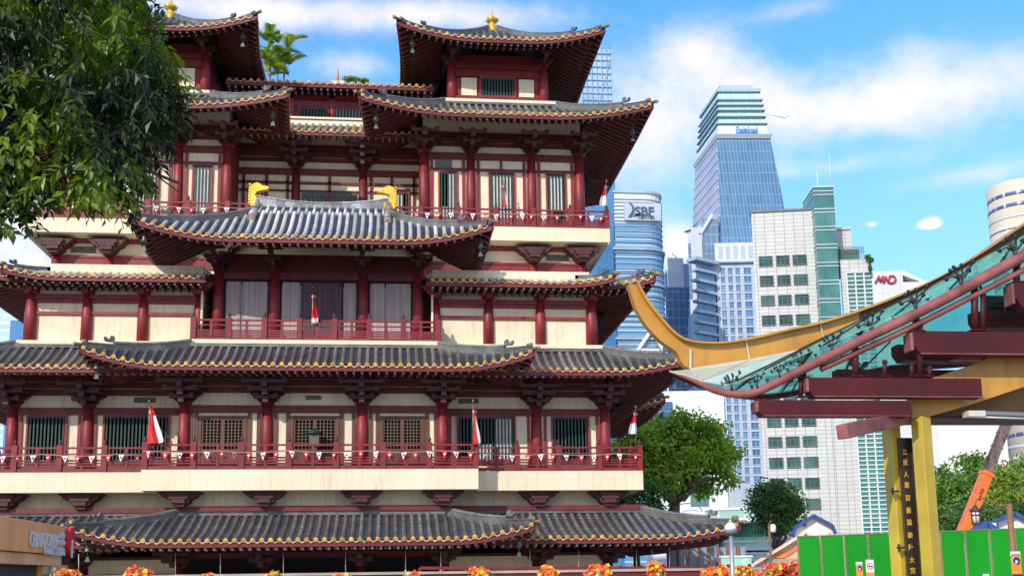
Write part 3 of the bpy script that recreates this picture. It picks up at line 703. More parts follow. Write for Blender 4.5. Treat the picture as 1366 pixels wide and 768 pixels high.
railing([(-5.92, 55.1), (-5.92, 54.25), (5.92, 54.25), (5.92, 55.1)], 13.2, 14.25, sp=1.68, label='short railing in front of the glazed pavilion')
# hipped and gabled pavilion roof
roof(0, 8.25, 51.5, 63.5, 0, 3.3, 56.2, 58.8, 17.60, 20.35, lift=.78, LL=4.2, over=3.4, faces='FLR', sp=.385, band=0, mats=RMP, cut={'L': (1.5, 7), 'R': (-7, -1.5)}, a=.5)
g = TG(); h_ = TG()
gy0, gy1, gz0, gz1 = 56.15, 57.5, 20.30, 21.15
for k in range(17):
    u = -3.2+.4*k; pts = [(u, gy0-.06, gz0), (u, (gy0+gy1)/2, gz0+.40), (u, gy1, gz1)]
    g.tube(pts, .09, 8, 1)
g.add([(-3.5, gy0-.05, gz0), (3.5, gy0-.05, gz0), (3.5, gy1, gz1), (-3.5, gy1, gz1), (3.5, 58.9, gz0), (-3.5, 58.9, gz0)], [(0,1,2,3), (3,2,4,5)], 0)
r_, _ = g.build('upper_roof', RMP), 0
n_ = 14; pts = [(-3.45+6.9*i/n_, 57.5, 21.0+.32*(2*abs(i/n_-.5))**2) for i in range(n_+1)]
for i in range(n_):
    h_.beam(pts[i], pts[i+1], .3, .62); h_.beam(Vector(pts[i])+Vector((0,0,.33)), Vector(pts[i+1])+Vector((0,0,.33)), .38, .07)
for sg in (-1, 1):
    pg = [(sg*3.42, 57.4, 21.35), (sg*3.42, 56.4, 20.62), (sg*3.42, 55.2, 19.78)]
    h_.tube(pg, [.16, .18, .20], 10, 0); h_.beam((sg*3.42, 57.4, 21.1), (sg*3.42, 55.25, 19.55), .24, .4)
    h_.tube([(sg*3.42, 55.22, 19.72), (sg*3.42, 54.98, 19.6)], .2, 12, 0); h_.tube([(sg*3.42, 54.98, 19.6), (sg*3.42, 54.94, 19.59)], .11, 12, 1)
h_.build('ridge', [M['ridgesheen'], M['gold']], r_)
prof = [(.0,0),(.62,0),(.62,.30),(.40,.40),(.26,.62),(.30,.80),(.50,.90),(.86,.96),(1.0,1.06),(.96,1.16),(.62,1.20),(.55,1.30),(.34,1.38),(.10,1.28),(-.06,1.02),(-.10,.6)]
for sg in (-1, 1):
    g = TG(); g.prism([(sg*(-3.78+p*.95)*1.0, 57.32, 21.1+q*.92) for p, q in prof], (0,.36,0), 0)
    for i in range(7): t = i/6; xx = -3.86+.95*.10*t; g.obox((sg*(-3.84+.03*t), 57.5, 21.25+t*1.0), (.05,0,0), (0,.22,0), (0,0,.045), 0)
    g.build('ridge_ornament', M['golden'])['label'] = 'gilded curled ridge-end ornament'
# ---------------- fourth storey (W4 base, W5) ----------------------------------
C5 = [5.42, 8.05, 11.5, 14.25]
for sg in (-1, 1):
    for x in C5: column(sg*x, Y4-.04, 17.05, 19.05, .27); bracket(sg*x, Y4-.08, 19.0, 19.98, 1.0, 1.0)
    for yy in (64, 68, 72, 77): bracket(sg*14.3, yy, 19.0, 19.98, 1.0, 1.1, (sg, 0))
g = TG(); frame_beams(g, -14.5, 14.5, Y4, [(18.35, 18.85, 0), (18.9, 19.05, .03), (19.72, 19.98, .05)]); g.build('beam', M['red'])
for x in (-12.9, 12.9, -6.8, 6.8):
    for (za, zb) in ((19.2, 19.55), (17.3, 18.25)):
        g = TG(); g.box(x-.65, x+.65, Y4-.03, Y4+.01, za, zb)
        nn = int((zb-za)/.07)
        for i in range(nn): zz = za+(zb-za)*(i+.5)/nn; g.box(x-.62, x+.62, Y4-.06, Y4-.02, zz-.012, zz+.012)
        g.build('vent', M['vent'])
railing([(-15.58, 78), (-15.58, 59.12), (15.58, 59.12), (15.58, 78)], 20.76, 21.82, sp=2.05, label='long railing round the upper balcony')
for sg in (-1, 1):
    for x in C5: column(sg*x, Y4-.04, 20.76, 25.36, .31 if x > 14 or x < 6 else .27); bracket(sg*x, Y4-.1, 25.36, 26.4, .95, 1.9)
    for yy in (64.8, 69.3): column(sg*14.25, yy, 20.76, 25.36, .27); bracket(sg*14.3, yy, 25.36, 26.4, .95, 1.9, (sg, 0))
    a, b = sorted((sg*5.2, sg*14.5)); g = TG()
    frame_beams(g, a, b, Y4, [(24.36, 24.50, 0), (25.02, 25.40, .04), (25.80, 26.02, 0), (26.08, 26.30, .05), (26.36, 26.6, .1)])
    g.build('beam', M['beamred'])
    # inner flank of the corner tower
    g = TG(); a, b = sorted((sg*5.2, sg*5.36)); g.box(a, b, Y4, YR, 20.8, 27.0); g.build('side_wall', M['beamred'])
    bl = [[(.55, 1, 0, 1), (.08, .5, 0, .38)], [(.02, .98, 0, 1)], [(.05, .95, .36, 1)]]
    if sg < 0: bl = [[(0, 1, 0, 1)], [(.1, 1, 0, 1)], [(.3, 1, 0, 1)]]
    for i, (ca, cb) in enumerate(zip(C5, C5[1:])):
        lo, hi = ca+.42, cb-.42; wd = hi-lo
        wa, wb = lo+wd*.26, hi-wd*.24
        if sg < 0: lo, hi, wa, wb = -hi, -lo, -wb, -wa
        window(wa, wb, 21.0, 24.26, Y4-.03, bl[i])
        for x in (lo, hi): g = TG(); g.box(x-.08, x+.08, Y4-.09, Y4+.01, 20.8, 25.02); g.build('mullion', M['red'])
        if i == 1: g = TG(); g.box((lo+hi)/2-.07, (lo+hi)/2+.07, Y4-.09, Y4+.01, 24.5, 25.02); g.build('mullion', M['red'])
g = TG(); xx = C5[0]+.62; g.box(xx, xx+.95, Y4-.05, Y4+.02, 24.55, 24.98); g.build('grey_panel', M['vent'])
# recessed centre
for sg in (-1, 1):
    column(sg*1.93, YR-.04, 20.76, 25.25, .27, 'beamred'); bracket(sg*1.93, YR-.1, 25.25, 26.5, .95, 1.9)
g = TG(); frame_beams(g, -5.2, 5.2, YR, [(24.35, 24.5, 0), (24.9, 25.28, .04), (25.7, 25.95, 0), (26.02, 26.25, .05), (26.32, 26.7, .1), (23.9, 24.0, 0)])
for x in (-4.9, -2.4, 2.4, 4.9, -3.6, 3.6, 0): g.box(x-.08, x+.08, YR-.1, YR+.01, 20.8, 25.0)
g.build('beam', M['beamred'])
window(-4.55, -3.75, 21.2, 24.1, YR-.03, [(.2, 1, 0, 1)]); window(3.75, 4.55, 21.2, 24.1, YR-.03, [(.1, .6, 0, 1)])
g = TG(); g.box(-1.6, 1.6, YR-.06, YR+.02, 23.0, 23.9)
gg_ = g.build('lattice_screen', M['vent']); l = TG()
for i in range(22): xx = -1.55+i*.148; l.box(xx-.03, xx+.03, YR-.09, YR-.05, 23.05, 23.85)
for zz in (23.3, 23.55): l.box(-1.6, 1.6, YR-.1, YR-.06, zz-.02, zz+.02)
l.build('lattice', M['green'], gg_)
g = TG(); g.box(-1.6, 1.6, YR-.08, YR+.02, 22.5, 22.95); g.box(-1.6,1.6,YR-.12,YR-.02,22.93,23.0); g.build('beam', M['rafter'])
# R3: two corner towers and the recess roof between
for sg in (-1, 1):
    roof(sg*9.87, 7.75, 57.1, 72.5, sg*9.8, 3.25, 61.0, 68.6, 26.55, 28.70, lift=.68, LL=5.2, flare=.3, faces='FLRB', over=3.0, sp=.40, band=.16)
    g = TG(); g.box(sg*9.8-3.45, sg*9.8+3.45, 60.85, 68.7, 28.84, 29.02); g.build('ledge', M['slab'])
    # tower room
    for x in (-2.72, 2.72):
        column(sg*9.8+x, 61.8, 29.0, 31.55, .28); bracket(sg*9.8+x, 61.75, 31.5, 32.0, .6, 1.5)
        column(sg*9.8+x, 67.8, 29.0, 31.55, .28)
    cx = sg*9.8
    for a, b in ((-2.15, -1.25), (1.25, 2.15)):
        g = TG(); g.box(cx+a, cx+b, 61.76, 61.84, 29.62, 30.72); g.build('wall_panel', M['cream'])
    g = TG(); g.box(cx-2.5, cx+2.5, 61.74, 61.84, 29.0, 29.2); g.build('ledge', M['cream'])
    g = TG(); frame_beams(g, cx-2.7, cx+2.7, 61.8, [(30.78, 30.92, 0), (29.42, 29.56, 0), (31.3, 31.6, .02)]); g.build('beam', M['beamred'])
    window(cx-.98, cx+.98, 29.62, 30.72, 61.78)
    roof(cx, 5.7, 59.2, 70.6, cx, .3, 64.6, 65.2, 31.98, 35.30, lift=.72, LL=4.2, flare=.28, faces='FLRB', over=2.5, sp=.40, band=0, a=.42, hipsize=.8)
    g = TG(); g.lathe((cx, 64.9, 35.25), [(.40,-.1),(.36,.05),(.27,.12),(.30,.18),(.22,.26),(.24,.46),(.16,.52),(.15,.60),(.26,.66),(.40,.78),(.37,.88),(.20,.95),(.12,.99),(.13,1.06),(.07,1.12),(.09,1.18),(.04,1.24),(.02,1.6)], 20)
    for q in range(8):
        t = 2*pi*q/8; g.tube([(cx+.36*cos(t), 64.9+.36*sin(t), 36.02), (cx+.44*cos(t), 64.9+.44*sin(t), 36.1), (cx+.40*cos(t), 64.9+.40*sin(t), 36.2)], [.035, .035, .012], 6)
    g.build('finial', M['golden'])
for sg in (-1,):
    pass
roof(0, 5.2, 60.4, 68, 0, 5.2, 63.4, 66, 26.60, 28.32, lift=0, over=2.4, faces='F', sp=.40, band=.2, flare=0)
g = TG(); g.box(-5.2, 5.2, 63.2, 64.2, 28.5, 28.62); g.build('ledge', M['slab'])
g = TG(); g.box(-5.5, 5.5, 64.2, 76, 28.3, 30.9); g.build('wall', M['beamred'])
for a, b in ((-4.4, -2.9), (-1.9, -.2), (.2, 1.9), (2.9, 4.4)): window(a, b, 28.75, 29.55, 64.15)
g = TG(); frame_beams(g, -5.4, 5.4, 64.2, [(29.7, 30.0, 0), (30.15, 30.4, .05)])
for x in (-4.9, -2.4, 0, 2.4, 4.9): g.box(x-.16, x+.16, 64.05, 64.2, 28.6, 30.5)
g.build('beam', M['red'])
roof(0, 6.1, 62.9, 80, 0, 6.1, 67.0, 76, 30.62, 31.75, lift=0, over=2.0, faces='F', sp=.42, band=.1, flare=0)
# wind bells (hang from the eave corners)
def bell(x, y, z, s_=1.0, where=''):
    o = thing('wind_bell', (x+XC, y, z), 'bronze wind bell hanging from the '+where, 'wind bell', 'wind bells under the eave corners')
    g = G(); X = x+XC
    g.tube([(X, y, z+.35*s_), (X, y, z)], .015*s_, 6); g.lathe((X, y, z-.35*s_), [(.15*s_,0),(.13*s_,.05*s_),(.105*s_,.2*s_),(.09*s_,.3*s_),(.03*s_,.36*s_)], 12)
    g.build('bell', M['bell'], o)
    h = G(); h.tube([(X, y, z-.3*s_), (X, y, z-.6*s_)], .012*s_, 6); h.prism([(X-.11*s_, y, z-.78*s_), (X+.11*s_, y, z-.78*s_), (X+.05*s_, y, z-.56*s_), (X-.05*s_, y, z-.56*s_)], (0,.02,0)); h.build('clapper', M['bell'], o)
for (x, y, z, s_, wh) in ((9.4, 50.5, 3.35, 1, 'right corner of the lowest centre roof'), (-9.4, 50.5, 3.35, 1, 'lowest centre roof beside the street sign'),
      (17.5, 53.0, 11.5, 1, 'right corner of the roof over the main balcony'), (-9.7, 51.7, 11.6, 1, 'left corner above the main balcony'),
      (-7.9, 52.0, 17.75, 1, 'left corner of the gabled pavilion roof'), (7.9, 52.0, 17.75, 1, 'right corner of the gabled pavilion roof'), (19.1, 51.6, 3.3, 1, 'lowest roof beside the globe lamp'),
      (2.75, 57.8, 26.6, 1.1, 'inner corner of the right tower main roof'), (-2.75, 57.8, 26.6, 1.1, 'inner corner of the left tower main roof'),
      (4.75, 59.9, 32.1, 1.1, 'inner corner of the right tower top roof'), (-4.75, 59.9, 32.1, 1.1, 'inner corner of the left tower top roof'), (17.0, 58.2, 26.4, 1, 'outer corner of the right tower main roof'),
      (19.9, 65.4, 11.4, 1, 'side porch roof corner behind the main balcony')):
    bell(x, y, z, s_, wh)
# ---------------- flags, bunting, lantern ---------------------------------------
def flag(px, py_top, py_bot, Y, sway, label, droop=1.0, w=.55, L_=1.5, lean=0.0, order='rw'):
    """flag hanging limp from a leaning staff: red upper half, white lower half, crescent and stars on the red"""
    T = at(px, py_top, Y); B = at(px+lean, py_bot, Y)
    o = thing('flag', tuple(B), label, 'flag', 'flags along the temple balconies')
    g = G(); g.tube([B, T], .022, 8); g.lathe(T, [(.035,-.02),(.05,.03),(.02,.09)], 8); g.build('staff', M['pole'], o)
    N_ = 14; Mx = 8; g = G(); vs = []
    for i in range(N_+1):
        s_ = i/N_
        for j in range(Mx+1):
            t = j/Mx
            wd = w*(.12+.88*s_**.75)*t
            x = T.x+sway*(wd+.05*sin(6*s_+t*3)*s_)
            y = Y-.04+.13*sin(t*9+s_*2.0)*(.3+s_*.7)
            z = T.z-.05-L_*s_*(.62+.38*(1-t*.25))-t*.10
            vs.append((x, y, z))
    fs = []; b = len(g.v)
    for i in range(N_):
        for j in range(Mx):
            q = i*(Mx+1)+j
            # the white half folds behind the red one and shows along the free edge and at the foot
            white = (j >= Mx*.62 and i > 3) if order == 'rw' else (i > N_*.5) if order == 'wr' else (i > N_-3)
            g.add([vs[q], vs[q+1], vs[q+Mx+2], vs[q+Mx+1]], [(0,1,2,3)], 1 if white else 0, True)
    def cp(s_, t): i = min(N_-1, int(s_*N_)); j = min(Mx-1, int(t*Mx)); return Vector(vs[i*(Mx+1)+j])+Vector((0,-.03,0))
    c = cp(.28, .35); out = []
    for q in range(9): a_ = -1.9+3.8*q/8; out.append(c+Vector((-.07*cos(a_), -.02, .07*sin(a_))))
    for q in range(9): a_ = 1.9-3.8*q/8; out.append(c+Vector((.02-.055*cos(a_), -.02, .055*sin(a_))))
    g.prism(out, (0,.005,0), 1)
    for q in range(5):
        a_ = 2*pi*q/5; p = c+Vector((.09+.035*cos(a_), -.02, .035*sin(a_)))
        g.prism([p+Vector((.014*cos(pi/2+k*pi/5)*(1 if k % 2 == 0 else .4), 0, .014*sin(pi/2+k*pi/5)*(1 if k % 2 == 0 else .4))) for k in range(10)], (0,.004,0), 1)
    g.build('cloth', [M['flagred'], M['flagwhite']], o)
flag(199, 536, 597, 52.5, 1, 'red and white flag on the left end of the projecting centre balcony', w=.72, L_=1.9)
flag(631, 535, 600, 52.5, 1, 'narrow red and white flag furled at the right end of the projecting centre balcony', w=.3, L_=2.05)
flag(848, 543, 600, 54.0, -1, 'red over white flag on the far right post of the lower balcony, before the tree', w=.42, L_=1.3, order='wr')
flag(809, 242, 283, 58.9, -1, 'red over white flag on the right end of the upper balcony, before the glass tower', w=.45, L_=1.4, order='wr')
flag(671, 240, 285, 58.9, 1, 'furled red and white flag before the middle window of the upper right tower', w=.22, L_=1.55)
flag(417, 384, 446, 54.1, 1, 'mostly red flag hanging in front of the glazed pavilion', w=.28, L_=1.75, order='r')
flag(141, 235, 285, 58.9, 1, 'furled red and white flag on the upper balcony behind the leaves', w=.25, L_=1.5)
def bunting(A_, B_, label, sag=.08, every=.62):
    A_, B_ = Vector(A_)+Vector((XC,0,0)), Vector(B_)+Vector((XC,0,0)); L_ = (B_-A_).length; d = (B_-A_)/L_
    o = thing('bunting', tuple(A_), label, 'bunting', 'bunting strung along the balcony railings')
    n_ = int(L_/every); span = 3.4
    def S(t): x = t*L_; return A_+d*x-Vector((0,0,sag*4*((x/span) % 1)*(1-(x/span) % 1)))
    g = G(); pts = [S(i/(n_*3)) for i in range(n_*3+1)]
    for p, q in zip(pts, pts[1:]): g.beam(p, q, .018, .018)
    g.build('cord', M['rope'], o)
    nrm = Vector((d.y, -d.x, 0))
    for i in range(n_):
        p = S((i+.5+random.uniform(-.12, .12))/n_); g = G(); w = .15*random.uniform(.9, 1.05); h = .36*random.uniform(.85, 1.05); tw = random.uniform(-.5, .5)*(2.0 if random.random() < .2 else .5)
        ax_ = (d*cos(tw)+nrm*sin(tw)); red = i % 2
        tip = p+Vector((0,0,-h))+ax_*random.uniform(-.05, .05)+nrm*random.uniform(-.06, .08)
        g.add([p-ax_*w, p+ax_*w, tip], [(0,2,1)], 0)
        c = (p*2+tip)/3-Vector((0,0,.02)); q_ = nrm*.012
        g.prism([c+q_+ax_*(.055*cos(k*pi/4))+Vector((0,0,.055*sin(k*pi/4))) for k in range(8)], nrm*.003, 1)
        g.build('pennant', [M['flagred'], M['flagwhite']] if red else [M['flagwhite'], M['flagred']], o)
bunting((-15.9, 53.9, 7.62), (-7.9, 53.9, 7.62), 'red and white pennants on the left wing of the lower balcony rail')
bunting((-7.7, 52.5, 7.62), (7.7, 52.5, 7.62), 'red and white pennants on the projecting centre of the lower balcony rail')
bunting((7.9, 53.9, 7.62), (15.9, 53.9, 7.62), 'red and white pennants on the right wing of the lower balcony rail')
bunting((-15.6, 58.9, 21.5), (-4.2, 58.9, 21.5), 'red and white pennants on the left part of the upper balcony rail')
bunting((3.9, 58.9, 21.5), (15.6, 58.9, 21.5), 'red and white pennants on the right part of the upper balcony rail')
# standing lantern on the balcony
p = at(419, 600, 53.3); lx, ly = p.x, 53.3
o = thing('lantern', (lx, ly, 6.76), 'dark standing lantern with green roof before the middle door', 'lantern')
g = G(); g.box(lx-.14, lx+.14, ly-.14, ly+.14, 6.76, 7.9); g.build('pedestal', M['wood'], o)
g = G(); g.box(lx-.22, lx+.22, ly-.22, ly+.22, 7.9, 8.5, 0)
for sx in (-.235, .19): g.box(lx+sx, lx+sx+.045, ly-.24, ly+.24, 7.88, 8.52, 0)
g.build('cage', M['grillebr'], o)
g = G(); g.lathe((lx, ly, 8.5), [(.42,0),(.44,.04),(.22,.14),(.08,.2),(.05,.26),(.015,.32)], 12); g.build('lid', M['green'], o)
# ================================================================ GROUND
def at_z(px, py, Z):
    d = ray(px, py); t = (Z-EYE)/d.z; return Vector((d.x*t, d.y*t, Z))
asph = mat('asphalt', (.055,.055,.058), .85, col2=(.035,.035,.038), scale=.8, bump=.4, bscale=40)
pave = mat('granite paving', (.44,.39,.32), .8, col2=(.33,.29,.24), scale=1.2, bump=.3, bscale=20)
earth = mat('distant ground', (.10,.12,.07), .9, col2=(.14,.13,.10), scale=.02)
linep = mat('road line paint', (.75,.75,.72), .7, col2=(.6,.6,.58), scale=5)
def sheet(name, x0, x1, y0, y1, z, m_, kind='structure'):
    g = G(); g.add([(x0,y0,z),(x1,y0,z),(x1,y1,z),(x0,y1,z)], [(0,1,2,3)]); return tag(g.build(name, m_), kind=kind)
sheet('ground', -3000, 3000, -400, 4500, -.02, earth)
g = G(); g.box(-60, 60, -12, 29.4, -.5, .0); tag(g.build('plaza_paving', pave), kind='structure')
sheet('road', -120, 160, 29.6, 42.0, -.012, asph)
g = G(); g.box(-120, 160, 29.4, 29.6, -.3, .12)
tag(g.build('kerb', pave), kind='structure')
g = G(); g.box(-120, 160, 42.0, 96, -.5, .12); tag(g.build('pavement', pave), kind='structure')
g = G()
for i in range(30): g.add([(-60+5*i,35.7,-.008),(-57+5*i,35.7,-.008),(-57+5*i,35.85,-.008),(-60+5*i,35.85,-.008)], [(0,1,2,3)])
tag(g.build('road_marking', linep), kind='structure')

# ================================================================ CITY
class Facade:
    """vertical wall plane from P0 to P1 (plan points); elements are set out by metres along it and height"""
    def __init__(s, P0, P1):
        s.P0 = Vector((P0[0], P0[1], 0)); s.P1 = Vector((P1[0], P1[1], 0)); s.d = (s.P1-s.P0); s.L = s.d.length; s.d.normalize()
        s.n = Vector((s.d.y, -s.d.x, 0))
    def hit(s, px, py):
        r = ray(px, py); q = s.P0.dot(s.n)/r.dot(s.n); p = r*q
        return (p-s.P0).dot(s.d), p.z+EYE
    def pt(s, t, z, o=0): return s.P0+s.d*t+s.n*o+Vector((0,0,z))
    def slab(s, g, t0, t1, z0, z1, o0=-.1, o1=.15, mi=0):
        c = s.pt((t0+t1)/2, (z0+z1)/2, (o0+o1)/2); g.obox(c, s.d*((t1-t0)/2), s.n*((o1-o0)/2), (0,0,(z1-z0)/2), mi)
    def rect(s, g, x0, y0, x1, y1, o0=-.1, o1=.15, mi=0):
        """slab given by the pixel corners of what the photograph shows"""
        a, b = s.hit(x0, y0); c, d = s.hit(x1, y1); s.slab(g, min(a,c), max(a,c), min(b,d), max(b,d), o0, o1, mi)
def fac(x0, y0, Y0, x1, y1, Y1):
    return Facade(at(x0, y0, Y0), at(x1, y1, Y1))
def block(name, f, z1, depth, m_, parent, t0=0, t1=None, z0=0, o=0, bevel=0):
    # the flanks run straight away from the square where the viewer stands
    g = G(); t1 = f.L if t1 is None else t1; a = f.pt(t0, z0, o); c = f.pt(t1, z0, o); D = Vector((a.x, a.y, 0)).normalized()*depth
    D2 = Vector((c.x, c.y, 0)).normalized()*depth
    g.prism([a, c, c+D2, a+D], (0,0,z1-z0)); return g.build(name, m_, parent, bevel)
def bldg(f, label, cat='building', name='building'):
    p = f.pt(f.L/2, 0); return thing(name, tuple(p), label, cat)
glA = grid_mat('blue curtain wall', (.08,.24,.46), (.17,.38,.62), (.08,.20,.38), 2.6, 3.8, .06, rough=.12, metal=.35)
glB = grid_mat('steel blue curtain wall', (.13,.30,.50), (.22,.42,.64), (.36,.52,.68), 60, 1.95, .0, rough=.15, metal=.3, lwz=.30, rand=.1)
glC = grid_mat('deep blue curtain wall', (.085,.20,.34), (.15,.30,.47), (.24,.38,.53), 1.15, 4.2, .12, rough=.2, metal=.25, lwz=.04)
glD = mat('teal glass', (.05,.20,.17), .12, .35, col2=(.10,.30,.26), scale=.35)
glW = mat('green window glass', (.018,.07,.058), .12, .3, col2=(.07,.16,.135), scale=.5, objv=.35)
glE = mat('dim blue window glass', (.07,.18,.36), .12, .4, col2=(.14,.30,.50), scale=.15, objv=.35)
glP = mat('pink and blue cladding', (.62,.48,.52), .35, .2, col2=(.34,.46,.62), scale=.05)  # cladding mottled from pink to grey blue
crownglass = grid_mat('crown glass', (.24,.42,.62), (.52,.68,.82), (.60,.72,.82), 5.0, 4.5, .05, rough=.2, metal=.25)
tealgl = grid_mat('pale green crown glass', (.40,.70,.62), (.62,.84,.74), (.75,.84,.86), 4.0, 50, .06, rough=.2, metal=.1)
tilew = grid_mat('white tile cladding', (.60,.59,.56), (.50,.49,.47), (.33,.33,.34), 1.1, .56, .075, rough=.55, metal=0, rand=.5, spec=.3, lwz=.14)
plainw = grid_mat('pale panel cladding', (.64,.66,.68), (.58,.60,.63), (.46,.48,.52), 4.0, 4.0, .02, rough=.5, metal=0, rand=.3, spec=.3)
palew = mat('pale concrete', (.72,.73,.75), .7, col2=(.64,.66,.69), scale=.15)
bluegrey = mat('blue grey metal', (.42,.52,.64), .5, .1, col2=(.36,.45,.57), scale=.1)
whitegrid = mat('blue-white cladding', (.47,.53,.62), .6, col2=(.38,.44,.54), scale=.12, streak=.3)
navy = mat('dark blue sign letters', (.06,.12,.20), .5); skyblue = mat('blue sign letters', (.02,.22,.65), .5); signgreen = mat('green swoosh', (.20,.55,.30), .5)
crims = mat('crimson sign letters', (.55,.03,.10), .5)
frameg = mat('grey window frame', (.18,.20,.21), .5)
creamb = mat('cream tower wall', (.62,.55,.43), .7, col2=(.54,.48,.38), scale=.1)

# glass tower with open crown behind the temple
f = fac(700, 60, 350, 815, 62, 350)
b = bldg(f, 'tall blue glass tower with an open lattice crown behind the temple right wing', 'tower', 'glass_tower')
_, ztop = f.hit(790, 62); t_, zc = f.hit(790, 140); tl = f.hit(776, 100)[0]; tr = f.hit(812, 100)[0]
block('curtain_wall', f, zc-3, 26, glA, b)
block('curtain_wall', f, ztop-2, 26, crownglass, b, t1=tl, z0=zc-3)
g = G()
for i in range(11):
    z = zc-3+(ztop-zc+3)*i/10
    for o_ in (0, -12, -25): f.slab(g, tl, f.L, z-.11, z+.11, o_-.3, o_)
    f.slab(g, f.L-.3, f.L, z-.2, z+.2, -26, 0)
for t in [tl+(f.L-tl)*k/6 for k in range(7)]:
    for o_ in (0, -25): f.slab(g, t-.08, t+.08, zc-3, ztop, o_-.35, o_+.02)
g.beam(f.pt(tl+(f.L-tl)*.45, zc-3, -.2), f.pt(f.L-.3, ztop-4, -.2), .25, .25)
for o_ in range(0, 26, 4): f.slab(g, f.L-.3, f.L, zc-3, ztop, -o_-.3, -o_)
g.build('lattice_crown', mat('pale blue steel lattice', (.38,.52,.68), .4, .3, scale=.3), b)
g = G(); f.slab(g, tl+.1, f.L-.35, zc-3, ztop-.6, -20, -.5); g.build('crown_core', crownglass, b)

# round-cornered office tower with the lettered top
f = fac(819, 262, 330, 886, 262, 330)
b = bldg(f, 'blue banded office tower with SBF CENTER lettered on its white top, beside the temple eaves', 'office tower', 'office_tower')
_, ztop = f.hit(850, 258); _, zs0 = f.hit(850, 298); _, zs1 = f.hit(850, 262)
def rounded(f, g, z0, z1, ex, R=6.0, depth=28, mi=0):
    pts = [f.pt(-ex, 0, ex), f.pt(f.L-R, 0, ex)]
    for k in range(1, 7): a_ = pi/2*(1-k/6); pts.append(f.pt(f.L-R+(R+ex)*cos(a_), 0, -R+(R+ex)*sin(a_)))
    D = Vector((pts[0].x, pts[0].y, 0)).normalized()*depth; pts += [f.pt(f.L+ex, 0, -R)+D*.8, pts[0]+D]
    P = [Vector((p.x, p.y, z0)) for p in pts]; g.prism(P[::-1] if (P[1]-P[0]).cross(P[2]-P[1]).z > 0 else P, (0,0,z1-z0), mi)
g = G(); rounded(f, g, 0, zs0, 0); g.build('curtain_wall', glB, b)
g = G(); rounded(f, g, zs0, ztop, 0.05); g.build('parapet_storeys', palew, b)
g = G()
for py in list(range(302, 470, 7)): z = f.hit(850, py)[1]; rounded(f, g, z-.09, z+.09, .4)
for py in (333, 380, 420, 452): z = f.hit(850, py)[1]; rounded(f, g, z-.25, z+.25, 1.0)
z = zs0
while z > 40: z -= 7.8; rounded(f, g, z-.12, z+.12, .5)
for py in (266, 270, 275, 280, 285, 290, 295): z = f.hit(850, py)[1]; rounded(f, g, z-.12, z+.12, .45)
rounded(f, g, ztop, ztop+.8, .5); g.build('sun_fins', mat('blue-grey fins', (.42,.54,.66), .5, scale=.2), b)
g = G(); f.rect(g, 832, 272, 881, 296, 0, 1.2, 0); sg_ = g.build('sign_board', mat('pale blue-grey board', (.50,.57,.66), .6, scale=.1), b)
g = G(); t, z = f.hit(858.5, 283.5); text_geo(g, 'SBF', f.pt(t, z, 1.25), f.d, (0,0,1), 3.9, .15, 0, .03, fitw=6.1)
t, z = f.hit(861, 291.5); text_geo(g, 'CENTER', f.pt(t, z, 1.25), f.d, (0,0,1), 1.5, .15, 0, .03, fitw=5.4)
c0 = f.pt(*f.hit(842, 282), 1.3)
out = []
for k in range(9): a_ = k/8; out.append(c0+f.d*(-.9+1.5*sin(a_*4.2-.2)*.6+a_*.2)+Vector((0,0,2.6-5.0*a_)))
for k in range(9): a_ = 1-k/8; out.append(c0+f.d*(-.35+1.5*sin(a_*4.2-.2)*.6+a_*1.1-.2)+Vector((0,0,2.6-5.0*a_+.1)))
g.prism(out, f.n*.1)
for k in range(2): g.prism([c0+f.d*(.4+k*.8)+Vector((0,0,-1.6-k*.2)), c0+f.d*(2.2+k*.9)+Vector((0,0,-.9-k*.2)), c0+f.d*(2.4+k*.9)+Vector((0,0,-1.3-k*.2)), c0+f.d*(.3)+Vector((0,0,-2.2))], f.n*.1)
g.build('lettering', navy, sg_)
g = G(); a, b1 = f.hit(858, 446), f.hit(876, 470)
f.rect(g, 850, 466, 878, 469, 0, 1.6); p0 = f.pt(*f.hit(848, 470), 1.4); p1 = f.pt(*f.hit(868, 440), 1.4); p2 = f.pt(*f.hit(884, 470), 1.4)
g.beam(p0, p1, 1, 1); g.beam(p1, p2, 1, 1); g.build('truss', palew, b)

# dark slim tower
f = fac(887, 382, 430, 921, 380, 430)
b = bldg(f, 'slim slate blue tower with a pale grey head beside the tapered skyscraper', 'tower', 'office_tower')
dk = grid_mat('slate curtain wall', (.17,.26,.38), (.24,.35,.48), (.32,.42,.54), 2.4, 3.6, .08, rough=.2, metal=.4)
_, z1 = f.hit(900, 344); _, z0 = f.hit(900, 383)
block('curtain_wall', f, z0, 30, dk, b); t0 = f.hit(894, 360)[0]; block('plant_room', f, z1, 26, palew, b, t0=t0-1, t1=f.hit(912, 360)[0], z0=z0)
block('plant_room', f, z1-2, 24, bluegrey, b, t0=f.hit(912, 360)[0], z0=z0, o=-1); 
g = G(); f.slab(g, .5, t0-1, z0, z1-6, -20, -1)
for k in range(5): f.slab(g, .6+k*.5, .8+k*.5, z0, z1-5, -1, -.6)
g.build('louvre_bay', bluegrey, b)
g = G(); g.beam(f.pt(*f.hit(912, 344), -5), f.pt(*f.hit(900, 333), -5), .3, .3); g.build('roof_jib', bluegrey, b)

